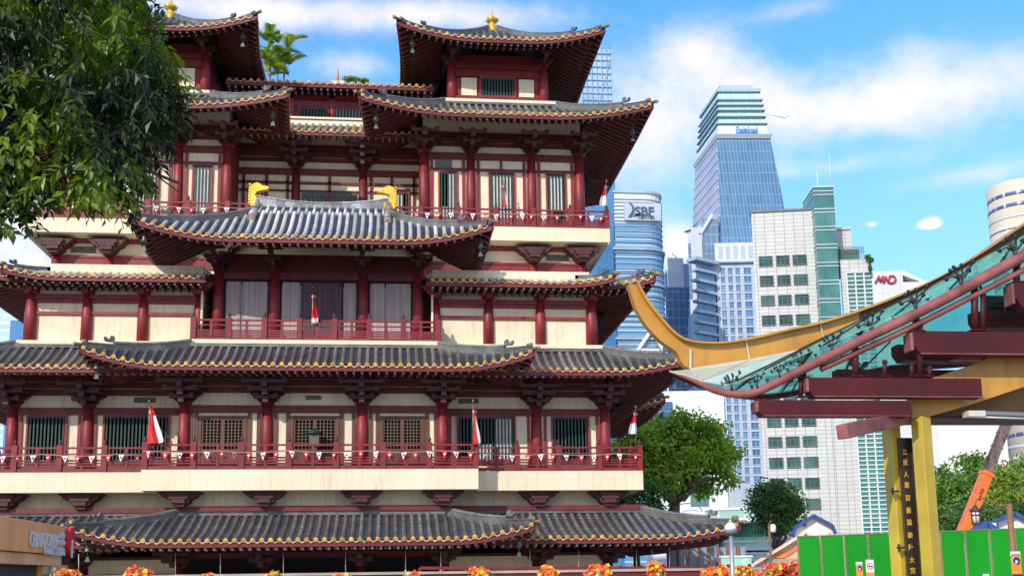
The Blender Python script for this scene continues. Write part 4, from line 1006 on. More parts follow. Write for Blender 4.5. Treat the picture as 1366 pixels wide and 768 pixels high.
# tapered skyscraper
Yn = 380; N_ = at(956, 181, Yn); ZT = N_.z
Rp = at_z(1029.5, 181, ZT); Lp = at_z(925.4, 222, ZT)
b = thing('skyscraper', (N_.x+8, N_.y+8, 0), 'tall tapered blue glass skyscraper with a green glass crown and CapitaLand sign', 'skyscraper')
V = lambda p, z: Vector((p.x, p.y, z))
Bp = Rp+(Lp-N_)
zl = at(956, 322, Yn).z
dxr = (Rp-N_).normalized(); dxl = (Lp-N_).normalized()
def taper(P, k): c = (N_+Bp)/2; c.z = 0; q = Vector((P.x, P.y, 0)); return c+(q-c)*k
def quadprism(g, top, bot, z1, z0, ms=(0,0,0,0)):
    n = len(top); vs = [V(p, z1) for p in top]+[V(p, z0) for p in bot]; b_ = len(g.v); g.v += [tuple(v) for v in vs]
    for i in range(n): j = (i+1) % n; g.f.append([b_+i, b_+j, b_+n+j, b_+n+i]); g.m.append(ms[i]); g.s.append(False)
    g.f.append([b_+i for i in range(n)]); g.m.append(ms[0]); g.s.append(False)
qd = [N_, Rp, Bp, Lp]; inn = .955
Qc = N_*.80+Bp*.20; Qc.z = 0
def taper2(P, k): q = Vector((P.x, P.y, 0)); return Qc+(q-Qc)*k
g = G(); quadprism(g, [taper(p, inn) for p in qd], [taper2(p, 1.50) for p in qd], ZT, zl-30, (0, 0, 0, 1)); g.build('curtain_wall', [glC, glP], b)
# slanting blinds on the flank
g = G()
for k in range(26):
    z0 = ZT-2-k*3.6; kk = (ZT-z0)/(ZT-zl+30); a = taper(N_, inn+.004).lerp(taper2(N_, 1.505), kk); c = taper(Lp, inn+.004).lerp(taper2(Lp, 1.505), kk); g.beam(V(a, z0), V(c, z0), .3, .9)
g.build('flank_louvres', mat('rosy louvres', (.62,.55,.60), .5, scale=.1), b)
g = G(); quadprism(g, [taper(p, 1.03) for p in qd], [taper(p, .98) for p in qd], ZT+.5, ZT-1.0); g.build('cornice', mat('grey-white cornice', (.52,.57,.62), .5), b)
zs = at(956, 165, Yn).z; zt = at(960, 116, Yn).z
g = G(); quadprism(g, [taper(p, .88) for p in qd], [taper(p, .93) for p in qd], zs, ZT+.5); sb = g.build('sign_storey', plainw, b)
g = G(); quadprism(g, [taper(p, .74) for p in qd], [taper(p, .86) for p in qd], zt, zs); g.build('crown', tealgl, b)
for k, py in enumerate((162.5, 152.5, 143.5, 136, 128.5)):
    z = at(956, py, Yn).z; kk = .93-.022*k; g = G(); quadprism(g, [taper(p, kk) for p in qd], [taper(p, kk) for p in qd], z+.25, z-.25); g.build('crown_fin', bluegrey, b)
g = G(); quadprism(g, [taper(p, .80) for p in qd], [taper(p, .80) for p in qd], zt+.8, zt-.5); quadprism(g, [taper(p, .60) for p in qd], [taper(p, .62) for p in qd], zt+3.5, zt+.8); g.build('roof_slab', bluegrey, b)
a, c = taper(N_, .915), taper(Rp, .915); g = G(); ddx = (V(c,0)-V(a,0)).normalized(); mid = (V(a,0)+V(c,0))/2+ddx*1.2
text_geo(g, 'CapitaLand', V(mid, (zs+ZT)/2-.4)+Vector((ddx.y, -ddx.x, 0))*.6, ddx, (0,0,1), 4.0, .1, 0, .03, fitw=8.0*1.0)
pts = [V(mid, (zs+ZT)/2-1.7-.9*sin(pi*k/8)*-1)+ddx*(-4+k)+Vector((ddx.y, -ddx.x, 0))*.6 for k in range(9)]
for p, q in zip(pts, pts[1:]): g.beam(p, q, .1, .25, 1)
g.build('lettering', [skyblue, signgreen], sb)
g = G(); c2 = taper(Rp, .9); g.tube([V(c2, zt-10), V(c2, zt-11)+ddx*5, V(c2, zt-11.5)+ddx*7, V(c2, zt-10.5)+ddx*8.5], .25, 6); g.build('crown_bracket', palew, b)
# lower masonry block of the same tower: gridded windows
f = fac(953, 322, 372, 1010, 322, 370)
b = bldg(f, 'pale gridded office block with small square blue windows under the tapered skyscraper', 'office block', 'office_block')
_, z1 = f.hit(975, 324); _, z2 = f.hit(975, 351); tR = f.hit(1003, 400)[0]
block('wall', f, z2, 20, whitegrid, b); block('mechanical_storey', f, z1, 18, palew, b, z0=z2+.7); block('cornice', f, z2+.7, 21, bluegrey, b, z0=z2, o=1.2)
g = G()
for k in range(5): t = f.hit(961+k*10, 335)[0]; f.slab(g, t-.8, t+.8, z2+1.6, z1-1, -.1, .12)
g.build('louvre_opening', bluegrey, b)
step = (f.hit(965, 555)[1]-f.hit(965, 582)[1])/2.0
row0 = f.hit(965, 358)[1]; sp_ = (row0-f.hit(965, 430.5)[1])/ (72.5/11.3)
wfr = 0; z = row0; r = 0
cols = [(962, 967.5), (972, 977.5), (982, 987.5), (993, 1002.5)]
tcol = [(f.hit(a_, 380)[0], f.hit(b_, 380)[0]) for a_, b_ in cols]
proto = None
while z > 8:
    for ci, (ta, tb) in enumerate(tcol):
        if wfr < 100:
            g = G(); f.slab(g, ta, tb, z-2.0, z, -.05, .02); w = g.build('window', glE, b); wfr += 1; g = G(); f.slab(g, ta-.1, tb+.1, z, z+.16, 0, .35); f.slab(g, ta-.1, tb+.1, z-2.16, z-2.0, 0, .3); f.slab(g, (ta+tb)/2-.06, (ta+tb)/2+.06, z-2, z, .02, .08); g.build('sill', whitegrid, w)
    z -= sp_; r += 1
# balconied flank block
f2 = fac(931, 430, 366, 952.5, 345, 371)
b = bldg(f2, 'narrow blue block with stacked white balcony bands left of the gridded office block', 'office block', 'office_block')
_, z1 = f2.hit(948, 353); block('curtain_wall', f2, z1, 18, glC, b, z0=0)
g = G(); z = z1-3
while z > 4: f2.slab(g, -.6, f2.L+.2, z-.5, z+.4, -1.5, 1.0); z -= 3.7
g.build('balcony_bands', whitegrid, b)
g = G(); f2.slab(g, -1.5, f2.L+.5, z1, z1+1.2, -3, 1.8); g.build('cornice', bluegrey, b)
f3 = fac(917, 310, 392, 936, 308, 384)
b = bldg(f3, 'pale slab tower with a notched top left of the tapered skyscraper', 'tower', 'office_tower')
_, z1 = f3.hit(925, 305); block('wall', f3, z1, 22, plainw, b, z0=0)
g = G(); f3.slab(g, .4, 1.8, z1-26, z1-5, -2, .25); g.build('notch', dk, b)
g = G(); f3.slab(g, -1.4, 2.5, z1, z1+1, -4, 1); g.build('roof_slab', palew, b)
g = G(); f3.slab(g, f3.L-1.6, f3.L-.6, 0, z1-22, -2, .8); g.build('green_glass_strip', tealgl, b)
f4 = fac(936, 292, 376, 958, 288, 377)
b = bldg(f4, 'dark glass shaft with a sloping parapet against the tapered skyscraper', 'tower', 'office_tower')
_, z1 = f4.hit(950, 292); _, z2 = f4.hit(950, 352); block('curtain_wall', f4, z1, 8, dk, b, z0=0)
g = G(); g.beam(f4.pt(-1, z1-6, .3), f4.pt(f4.L*.6, z1+1.5, .3), 1.2, .8); g.build('parapet', palew, b)

# white tiled office with green windows
f = fac(1002, 283, 154, 1087, 281, 152)
b = bldg(f, 'white tiled office block with rows of green windows and a green glass shaft', 'office block', 'office_block')
_, z1 = f.hit(1045, 282)
block('wall', f, z1, 24, tilew, b, t1=f.L+.5); block('wall', f, f.hit(1110, 460)[1], 20, tilew, b, t0=f.L+.52, t1=f.hit(1140, 560)[0], o=-.2)
g = G(); f.slab(g, -.02, f.L+.3, z1, z1+.3, -2, .2); g.build('coping', frameg, b)
cols = [(1012, 1030.5), (1035, 1053), (1057, 1076)]
tc_ = [(f.hit(a_, 347)[0], f.hit(b_, 347)[0]) for a_, b_ in cols]
za, zb = f.hit(1040, 341)[1], f.hit(1040, 354.5)[1]; stp = (f.hit(1040, 341)[1]-f.hit(1040, 420)[1])/3
for r in range(14):
    for (ta, tb) in tc_:
        zt_, zb_ = za-stp*r, zb-stp*r
        if zb_ < 2: continue
        g = G(); fr = .09
        f.slab(g, ta, tb, zt_-fr, zt_, -.02, .16); f.slab(g, ta, tb, zb_, zb_+fr, -.02, .22); f.slab(g, ta, ta+fr, zb_+fr, zt_-fr, -.02, .16); f.slab(g, tb-fr, tb, zb_+fr, zt_-fr, -.02, .16)
        f.slab(g, ta+fr, tb-fr, zt_-.52, zt_-.46, -.02, .14)
        for k in (1, 2): tt = ta+(tb-ta)*k/3; f.slab(g, tt-.03, tt+.03, zb_+fr, zt_-.52, -.02, .13)
        w = g.build('window', frameg, b); p = G(); f.slab(p, ta+fr, tb-fr, zb_+fr, zt_-fr, .02, .05); p.build('pane', glW, w)
# green shaft
fs = fac(1085, 250, 150.4, 1111, 247, 150)
_, zt_ = fs.hit(1095, 250); _, zb_ = fs.hit(1110, 470)
g = G(); fs.slab(g, 0, fs.L, zb_, zt_, -7, 0); sh = g.build('glass_shaft', glD, b)
g = G()
for k in range(8):
    z = zt_-.6-k*(zt_-fs.hit(1097, 273.5)[1])*1.0
    if z < zb_: break
    for q in (0, .55): fs.slab(g, -.1, fs.L+.1, z-q-.05, z-q+.05, -7.1, .14)
v_ = G()
for k in range(5): t = fs.L*k/4; fs.slab(v_, t-.035, t+.035, zb_, zt_, -.05, .1)
v_.build('vertical_mullions', frameg, sh)
fs.slab(g, -.1, fs.L+.1, zt_, zt_+.15, -7.1, .14); g.tube([fs.pt(fs.L*.4, zt_, -2), fs.pt(fs.L*.4, zt_+3, -2)], .06, 6); g.tube([fs.pt(fs.L, zt_, -1), fs.pt(fs.L, zt_+5.5, -1)], .04, 6)
g.build('mullions', palew, sh)
# stepped right wing with louvred glazing
fr_ = fac(1121, 368, 151, 1163, 366, 150.2)
_, zw = fr_.hit(1140, 346); _, zl_ = fr_.hit(1140, 364); tl_ = fr_.hit(1129.5, 380)[0]
block('wall', fr_, zw, 16, tilew, b)
g = G(); fr_.slab(g, tl_, fr_.L-.2, 0, zl_, -.5, .12); gw = g.build('glazed_wing', glD, b)
g = G(); z = zl_
while z > 1: fr_.slab(g, tl_, fr_.L-.1, z-.07, z+.07, .1, .34); z -= .62
for k in range(4): t = tl_+(fr_.L-tl_)*k/3; fr_.slab(g, t-.09, t+.09, 0, zl_, .05, .30)
g.build('sunshade_louvres', palew, gw)
g = G(); _, zp = fr_.hit(1140, 327); fr_.slab(g, -.3, fr_.hit(1141, 330)[0], zw, zp+3.0, -12, -2); fr_.slab(g, -.3, fr_.hit(1140, 330)[0], zp+3.0, zp+3.3, -12, -1.8); g.build('plant_room', tilew, b)
g = G(); _, zr = fr_.hit(1150, 328)
for q in (0, .35, .7): fr_.slab(g, 0, fr_.L-.8, zr-q-.05, zr-q+.05, -.6, -.5)
for k in range(14): t = (fr_.L-.8)*k/13; fr_.slab(g, t-.04, t+.04, zw, zr, -.6, -.5)
g.build('balustrade', frameg, b)
g = G(); fr_.slab(g, 0, fr_.hit(1148, 340)[0], zw, zw+1.8, -4, -.8); g.build('glass_screen', glD, b)

# MND building
f = fac(1165, 368, 235, 1238, 392, 234)
b = bldg(f, 'white government block with red MND letters and a slanted roof opening', 'office block', 'office_block')
A_ = [f.hit(1163, 362), f.hit(1203, 360), f.hit(1238, 375)]
th = [f.hit(1204, 367), f.hit(1225.5, 374.5), f.hit(1204, 376)]
g = G(); L_ = f.L; zA, zB, zC = A_[0][1], A_[1][1], A_[2][1]; tB = A_[1][0]; (h0t, h0z), (h1t, h1z), (h2t, h2z) = th
def panel(pts): g.prism([f.pt(t, z, 0) for t, z in pts], -f.n*16)
panel([(-1, 0), (L_, 0), (L_, h2z-.01), (-1, h2z-.01)])
panel([(-1, h2z), (h0t, h2z), (h0t, zB-.1), (-1, zA)])
panel([(h0t, h0z), (h1t, h1z), (h1t, zC+(zB-zC)*(L_-h1t)/(L_-tB)), (max(tB, h0t+.05), zB), (h0t+.01, zB-.05)])
panel([(h1t+.01, h2z), (L_, h2z), (L_, zC), (h1t+.01, zC+(zB-zC)*(L_-h1t)/(L_-tB))])
g.build('wall', plainw, b)
g = G(); t, z = f.hit(1166.5, 377.8)
def mk(pts): 
    P_ = [f.pt(t+x*1.72, z+y*1.62, .35) for x, y in pts]
    for p, q in zip(P_, P_[1:]): g.tube([p, q], .19, 8)
mk([(0, 0), (.62, 1), (.66, .15), (1.15, 1), (1.12, 0)]); mk([(1.12, 0), (1.5, .95), (1.72, .05), (2.0, 1)]); mk([(2.0, 1), (2.5, 1), (2.75, .78), (2.72, .3), (2.4, 0), (1.85, 0)]); g.build('lettering', crims, b)
# round striped towers at the right edge
f = fac(1322, 262, 262, 1366, 262, 258)
def round_tower(px0, px1, ptop, Y, label, rows, flatx=None):
    c = at((px0+px1)/2, ptop, Y+8); r = (at(px1, ptop, Y+8)-at(px0, ptop, Y+8)).length/2
    o = thing('round_tower', (c.x, c.y, 0), label, 'tower')
    g = G(); g.lathe((c.x, c.y, 0), [(r, 0), (r, c.z)], 48); g.build('wall', creamb, o)
    for k in range(rows):
        z = c.z-3.2-k*3.0
        if z < 3: break
        g = G(); g.lathe((c.x, c.y, z), [(r+.02, -.95), (r+.06, -.94), (r+.06, -.02), (r+.02, 0)], 48); g.build('window_band', bandgl, o)
    return o
bandgl = grid_mat('violet window band', (.10,.12,.28), (.20,.22,.42), (.62,.60,.56), 1.4, 30, .12, rough=.2, metal=.3)
round_tower(1321, 1400, 251, 262, 'round cream tower with violet window bands at the right edge', 40)
f = fac(1372, 225, 250, 1430, 225, 250); b = bldg(f, 'taller square cream tower with short window strips at the right edge', 'tower', 'office_tower')
_, z1 = f.hit(1372, 222); block('wall', f, z1, 6, creamb, b)
for k in range(30):
    g = G(); z = z1-9-k*3.3
    if z < 3: break
    f.slab(g, .5, f.L-.5, z-1.2, z, -.1, .08); g.build('window_band', bandgl, b)
# far left block
f = fac(-30, 412, 240, 14, 414, 240); b = bldg(f, 'light blue glass block beyond the left end of the temple', 'office block', 'office_block')
pb = grid_mat('washed blue curtain wall', (.42,.62,.82), (.52,.72,.90), (.75,.84,.90), 60, 1.6, .0, rough=.2, metal=.2, lwz=.3)
_, z1 = f.hit(0, 413); block('curtain_wall', f, z1, 20, pb, b)
f = fac(14, 427, 238, 60, 427, 238); b = bldg(f, 'lower light blue block beyond the left end of the temple', 'office block', 'office_block'); _, z1 = f.hit(20, 427); block('curtain_wall', f, z1, 20, glA, b)

# white podium block behind the tree
f = fac(868, 517, 118, 968, 529, 117); f2 = Facade((f.P1.x, f.P1.y), tuple(at(984, 530, 127))[:2])
b = bldg(f, 'plain white block behind the big tree with two dark window recesses', 'building', 'building')
wb = grid_mat('white wall panels', (.72,.74,.78), (.68,.70,.75), (.55,.58,.64), 3.4, 5.2, .015, rough=.6, metal=0, rand=.3, spec=.2)
_, z1 = f.hit(930, 521); 
block('wall', f, z1, 22, wb, b)
g = G(); f.rect(g, 964.5, 524, 968, 676, 0, .35); g.build('corner_pier', palew, b)
g = G(); _, zz = f.hit(920, 680); f.slab(g, -1, f.hit(955, 680)[0], 0, zz-.3, 0, 2.2); g.build('podium', wb, b)
for (x0, y0, x1, y1) in ((868, 536, 897, 562), (921, 610, 943, 675)):
    g = G(); f.rect(g, x0, y0, x1, y1, -.3, .06, 0); w = g.build('window', glE if y0 < 600 else glD, b)
    g = G(); f.rect(g, x0, (y0+y1)/2-1, x1, (y0+y1)/2+1, .05, .14, 0)
    for k in range(5): xx = x0+(x1-x0)*k/4; f.rect(g, xx-.35, y0, xx+.35, y1, .05, .14, 0)
    g.build('frame', frameg, w)
g = G(); c_ = f.pt(*f.hit(915, 683), 1); g.tube([c_+f.d*(1.6*cos(pi*k/10))+Vector((0,0,.9*sin(pi*k/10))) for k in range(11)], .07, 6); g.build('roof_pipe', frameg, b)
# low glazed building
f = fac(950, 680, 108, 1030, 678, 106)
b = bldg(f, 'low pale green glass building behind the round tree', 'building', 'building')
lg = grid_mat('pale green balustrade glass', (.42,.66,.62), (.52,.74,.70), (.66,.72,.70), 1.6, 40, .06, rough=.15, metal=.2)
_, z1 = f.hit(980, 678); block('wall', f, z1-1.3, 14, glD, b, o=-2.2)
for (ya, yb) in ((678, 692), (722, 731), (738, 746)):
    g = G(); f.rect(g, 940, ya, 1030, yb, -.1, .1); g.build('glass_balustrade', lg, b)
    g = G(); f.rect(g, 940, ya-.8, 1030, ya+.4, -.15, .2); f.rect(g, 940, yb, 1030, yb+2, -2.3, .2); g.build('floor_edge', palew, b)
g = G()
for xx in (972, 988, 1003, 1018): f.rect(g, xx, 692, xx+2.5, 746, -2.4, -1.9)
g.build('columns', palew, b)
# ================================================================ TREES
def leaf_card(g, c, n, u, L_, W_, mi=0, fold=.25):
    """one folded leaf: four-point blade with a raised midrib"""
    v = n.cross(u); a = c-u*(L_*.5); t = c+u*(L_*.5)-n*(L_*.12); m1 = c+v*W_*.5+n*(W_*fold)-u*(L_*.05); m2 = c-v*W_*.5+n*(W_*fold)-u*(L_*.05)
    b = len(g.v); g.v += [tuple(a), tuple(m1), tuple(t), tuple(m2)]
    g.f += [[b, b+1, b+2], [b, b+2, b+3]]; g.m += [mi, mi]; g.s += [False, False]
def rvec():
    while True:
        v = Vector((random.uniform(-1,1), random.uniform(-1,1), random.uniform(-1,1)))
        if .05 < v.length < 1: return v.normalized()
bark = mat('grey brown bark', (.14,.105,.075), .9, col2=(.075,.055,.04), scale=3, bump=.8, bscale=14, stretch=(1,1,.3))
def limb(g, p, q, r0, r1, wob=.08, n=6):
    p, q = Vector(p), Vector(q); L_ = (q-p).length; pts = []; rad = []
    for i in range(n+1):
        t = i/n; pts.append(p.lerp(q, t)+rvec()*L_*wob*sin(pi*t)+Vector((0,0,L_*.06*sin(pi*t)))); rad.append(r0+(r1-r0)*t)
    g.tube(pts, rad, 8)
    return pts
def tree(name, label, base, lumps, leafm, leaf=.3, dens=60, trunk_r=.4, fork=None, group=None, cat='tree', seed=1, limbs=True, up=.35, asp=.5):
    """lumps: list of (centre, radii) foliage clouds; trunk forks below them and a limb reaches into each"""
    random.seed(seed); base = Vector(base)
    o = thing(name, tuple(base), label, cat, group)
    g = G(); fk = Vector(fork) if fork else base.lerp(Vector(lumps[0][0]), .45)
    limb(g, base-Vector((0,0,.3)), fk, trunk_r, trunk_r*.75, .03)
    for c, r in lumps:
        pts = limb(g, fk, Vector(c)-Vector((0,0,r[2]*.2)), trunk_r*.5, trunk_r*.14, .10)
        for k in range(5):
            d = rvec(); d.z = abs(d.z)*.7; limb(g, pts[3+k % 3], Vector(c)+Vector((d.x*r[0], d.y*r[1], d.z*r[2]))*.75, trunk_r*.16, trunk_r*.04, .12, 4)
    g.build('trunk', bark, o)
    g = G()
    for c, r in lumps:
        c = Vector(c); vol = (r[0]*r[1]*r[2])**(1/3); n_cl = int(dens*(vol/1.5)**2)
        for k in range(n_cl):
            d = rvec(); rr = random.uniform(.5, 1.16)
            if random.random() < .22: rr = random.uniform(.2, .6)
            bump_ = 1+.24*sin(d.x*7+c.x)*sin(d.z*6+c.z)*sin(d.y*5)
            cc = c+Vector((d.x*r[0], d.y*r[1], d.z*r[2]))*rr*bump_
            cr = random.uniform(.7, 1.5)*leaf*1.7
            for q in range(random.randint(9, 15)):
                off = rvec()*cr*random.random()**.5; off.z *= .65
                nrm = (rvec()*.8+d*.5+Vector((0,0,up))).normalized(); u = nrm.cross(rvec()); 
                if u.length < .1: continue
                u.normalize(); leaf_card(g, cc+off, nrm, u, leaf*random.uniform(.7, 1.25), leaf*asp*random.uniform(.8, 1.2))
    g.build('crown', leafm, o)
    return o
lf_b = leaf_mat('bright green leaves', (.07,.19,.02), (.42,.58,.08), .4, .5)
lf_d = leaf_mat('dark green leaves', (.025,.085,.02), (.12,.24,.05), .25, .5)
lf_m = leaf_mat('mid green leaves', (.03,.10,.018), (.18,.34,.055), .3, .5)
lf_y = leaf_mat('yellow green leaves', (.05,.13,.018), (.32,.42,.06), .35, .5)
def lump(px, py, rx, rz, Y, ry=None):
    k = Y/F; return (tuple(at(px, py, Y)), (rx*k, (ry if ry else rx*.8)*k, rz*k))
Yt = 82
tree('broadleaf_tree', 'large bright green tree behind the right end of the temple', tuple(at(893, 775, Yt).xy)+(0,),
     [lump(900, 610, 46, 40, Yt), lump(930, 590, 38, 34, Yt+1), lump(955, 600, 27, 30, Yt), lump(880, 580, 34, 28, Yt+2), lump(860, 610, 34, 34, Yt+1), lump(968, 632, 15, 18, Yt-1), lump(912, 564, 26, 16, Yt), lump(848, 590, 28, 22, Yt+2), lump(938, 645, 16, 20, Yt), lump(870, 640, 24, 16, Yt), lump(835, 615, 26, 30, Yt+1), lump(862, 585, 30, 24, Yt), lump(972, 610, 14, 18, Yt), lump(950, 575, 20, 14, Yt), lump(890, 640, 20, 16, Yt-1)],
     lf_b, .42, 95, .55, fork=at(900, 672, Yt), seed=3)
tree('broadleaf_tree', 'darker bush-like tree between the temple and the bright green tree', tuple(at(850, 775, 76).xy)+(0,),
     [lump(845, 655, 32, 26, 76), lump(872, 665, 24, 22, 77), lump(825, 668, 24, 20, 76)], lf_d, .36, 80, .3, seed=4)
tree('broadleaf_tree', 'round dark green tree in front of the white tiled office', tuple(at(1037, 778, 92).xy)+(0,),
     [lump(1037, 672, 30, 28, 92), lump(1022, 660, 22, 20, 92), lump(1052, 665, 20, 20, 91), lump(1060, 682, 16, 16, 92), lump(1015, 680, 16, 16, 92), lump(1036, 650, 18, 12, 92), lump(1035, 700, 26, 14, 92), lump(1006, 668, 8, 8, 92)], lf_d, .34, 110, .35, seed=5)
for i, (px, py, rx, Y, lm, lab) in enumerate([
    (1262, 660, 34, 70, lf_m, 'leafy green tree left of the orange crane boom'), (1300, 640, 34, 76, lf_m, 'green tree behind the orange crane boom'),
    (1338, 655, 32, 70, lf_y, 'yellowish green tree right of the crane boom'), (1375, 640, 36, 74, lf_m, 'green tree at the right edge behind the street lantern')]):
    tree('broadleaf_tree', lab, tuple(at(px, 775, Y).xy)+(0,),
         [lump(px, py, rx, 32, Y), lump(px-rx*.5, py+18, rx*.7, 24, Y-1), lump(px+rx*.5, py+10, rx*.7, 26, Y), lump(px, py-22, rx*.6, 18, Y+1), lump(px+4, py+44, rx*.9, 24, Y)], lm, .36, 90, .35, seed=20+i)
tree('broadleaf_tree', 'low dark tree clump under the trees right of the yellow posts', tuple(at(1290, 775, 64).xy)+(0,),
     [lump(1255, 695, 26, 22, 64), lump(1295, 690, 30, 24, 64), lump(1335, 692, 30, 24, 64), lump(1365, 690, 26, 24, 64)], lf_d, .3, 110, .3, seed=31)
# terrace plants on the tiled office
g0 = at(1160, 345, 150)
def shrub(label, lumps, m_, leaf, dens, seed, name='shrub'):
    random.seed(seed); c = Vector(lumps[0][0]); base = c-Vector((0,0,lumps[0][1][2])); o = thing(name, tuple(base), label, 'plant')
    g = G(); limb(g, base, c, .06, .03, .05, 4); g.build('stem', bark, o)
    g = G()
    for c, r in lumps:
        c = Vector(c)
        for k in range(dens):
            d = rvec()*random.random()**.4; cc = c+Vector((d.x*r[0], d.y*r[1], d.z*r[2])); n = (rvec()+Vector((0,0,.5))).normalized(); u = n.cross(rvec()); 
            if u.length > .1: leaf_card(g, cc, n, u.normalized(), leaf*random.uniform(.7,1.3), leaf*.5)
    g.build('foliage', m_, o); return o
shrub('dark plants spilling over the roof terrace of the white tiled office', [lump(1158, 343, 5, 4, 149.6), lump(1162, 347, 4, 5, 149.4), lump(1161, 358, 2.5, 7, 149.2)], lf_d, .35, 150, 7)
shrub('roof garden greenery behind the temple ridge beside the thin spire', [lump(468, 106, 13, 3.5, 78), lump(485, 108, 8, 2.5, 78)], lf_y, .25, 160, 8)
# rooftop palm
def palm(base, crown, label, seed):
    random.seed(seed); base = Vector(base); crown = Vector(crown); o = thing('palm_tree', tuple(base), label, 'palm')
    g = G()
    for k in range(3): limb(g, base+Vector((.2*k-.2, .1*k, 0)), crown+Vector((.5*k-.5, .2*k-.2, -.6-.3*(k % 2))), .09, .06, .03)
    g.build('trunk', mat('orange palm stem', (.30,.12,.05), .7, col2=(.20,.09,.04), scale=6), o)
    g = G()
    for k in range(34):
        c = crown+Vector((.7*(k % 3)-.7, .2*(k % 3)-.2, -.75*(k % 4)+.6)); a_ = 2*pi*k/34*5.1; el_ = random.uniform(.25, 1.35); L_ = random.uniform(1.3, 2.3)
        pts = []; 
        for i in range(9):
            t = i/8; r = L_*t; pts.append(c+Vector((cos(a_)*r*cos(el_), sin(a_)*r*cos(el_), r*sin(el_)-L_*.45*t*t)))
        for p, q in zip(pts, pts[1:]): g.beam(p, q, .03, .03)
        for i in range(1, 9):
            d = (pts[i]-pts[i-1]).normalized(); sd_ = d.cross(Vector((0,0,1)))
            if sd_.length < .1: sd_ = Vector((1,0,0))
            sd_.normalize()
            for sg in (-1, 1):
                for w_ in (0, .5):
                    p = pts[i-1].lerp(pts[i], w_); L2 = .62*sin(pi*(.15+.75*i/9)); tip = p+(sd_*sg*.8+d*.55+Vector((0,0,.12))).normalized()*L2
                    n = d.cross(sd_); e = d*.075
                    b_ = len(g.v); g.v += [tuple(p-e), tuple(p+e), tuple(tip)]; g.f.append([b_, b_+1, b_+2]); g.m.append(0); g.s.append(False)
    g.build('fronds', lf_y, o)
palm((at(371, 130, 74).x, 74, 30.5), at(371, 68, 74), 'yellow green palm growing on the roof between the two towers', 12)
# thin spire beyond the roof garden
p = at(450.5, 107, 82); o = thing('spire', (p.x, 82, p.z), 'slender orange ringed spire seen far behind the temple roof', 'spire')
g = G(); prof = [(.16, 0)]; z = .05
for k in range(12): r = .30-.02*k; prof += [(r*.3, z), (r*.55, z+.03), (r*.55, z+.07), (r*.3, z+.10)]; z += .135
prof += [(.03, z), (.01, z+.4)]; g.lathe((p.x, 82, p.z-.3), [(a, b*.75) for a, b in prof], 14); g.build('rings', mat('orange gilding', (.85,.36,.06), .4, .2, scale=4), o)
g = G(); g.box(p.x-.5, p.x+.5, 81.5, 82.5, 30.8, p.z-.28); g.build('spire_base', M['slab'], o)

# ---- near tree, top left: hanging sprays of long leaves -------------------------
random.seed(11)
tb = Vector((-6.2, 10.5, 0)); o = thing('shade_tree', tuple(tb), 'near leafy tree with dark drooping foliage filling the upper left corner', 'tree')
g = G(); fk = tb+Vector((.3, .3, 6.6)); limb(g, tb-Vector((0,0,.3)), fk+Vector((0,2.2,0)), .34, .2, .03)
tips = []
for px, py, Y in [(120, 120, 11), (60, 60, 12), (190, 60, 11.5), (200, 170, 10.8), (30, 90, 11.2), (-60, 60, 11), (60, -80, 12), (200, -60, 12), (-60, -120, 12)]:
    q = at(px, py, Y); pts = limb(g, fk+Vector((0,2.2,0)), q+Vector((0,1.6,0)), .07, .015, .07, 8); tips.append(q)
    for k in range(4):
        e = q+Vector((random.uniform(-.7,.7), random.uniform(-.6,.6), random.uniform(-.5,.4))); limb(g, pts[5+k % 3], e+Vector((0,1.2,0)), .02, .006, .08, 4)
g.build('trunk', bark, o)
near1 = leaf_mat('shade tree leaves', (.004,.018,.003), (.26,.42,.018), .45, .42, .75, ri=.35, con=4.4, mid=.49)
g = G()
import bisect
# right-hand silhouette of the crown (pixel x at pixel y) as surveyed from the photograph, kept as a metric envelope at 11 m
env = [(-200, 150), (0, 212), (40, 225), (70, 232), (110, 245), (140, 240), (170, 234), (200, 215), (230, 205), (262, 196), (285, 180), (300, 60), (322, 32), (335, 10)]
def env_x(y):
    for (y0, x0), (y1, x1) in zip([(a, b) for a, b in env], [(a, b) for a, b in env][1:]):
        if y0 <= y <= y1: return x0+(x1-x0)*(y-y0)/(y1-y0)
    return -100
def low_y(x):   # lower fringe
    pts_ = [(-200, 330), (0, 318), (20, 322), (35, 285), (60, 275), (90, 262), (110, 282), (125, 298), (150, 292), (165, 268), (185, 250), (210, 215), (240, 165)]
    for (x0, y0), (x1, y1) in zip(pts_, pts_[1:]):
        if x0 <= x <= x1: return y0+(y1-y0)*(x-x0)/(x1-x0)
    return 0
cnt = 0; tw = G()
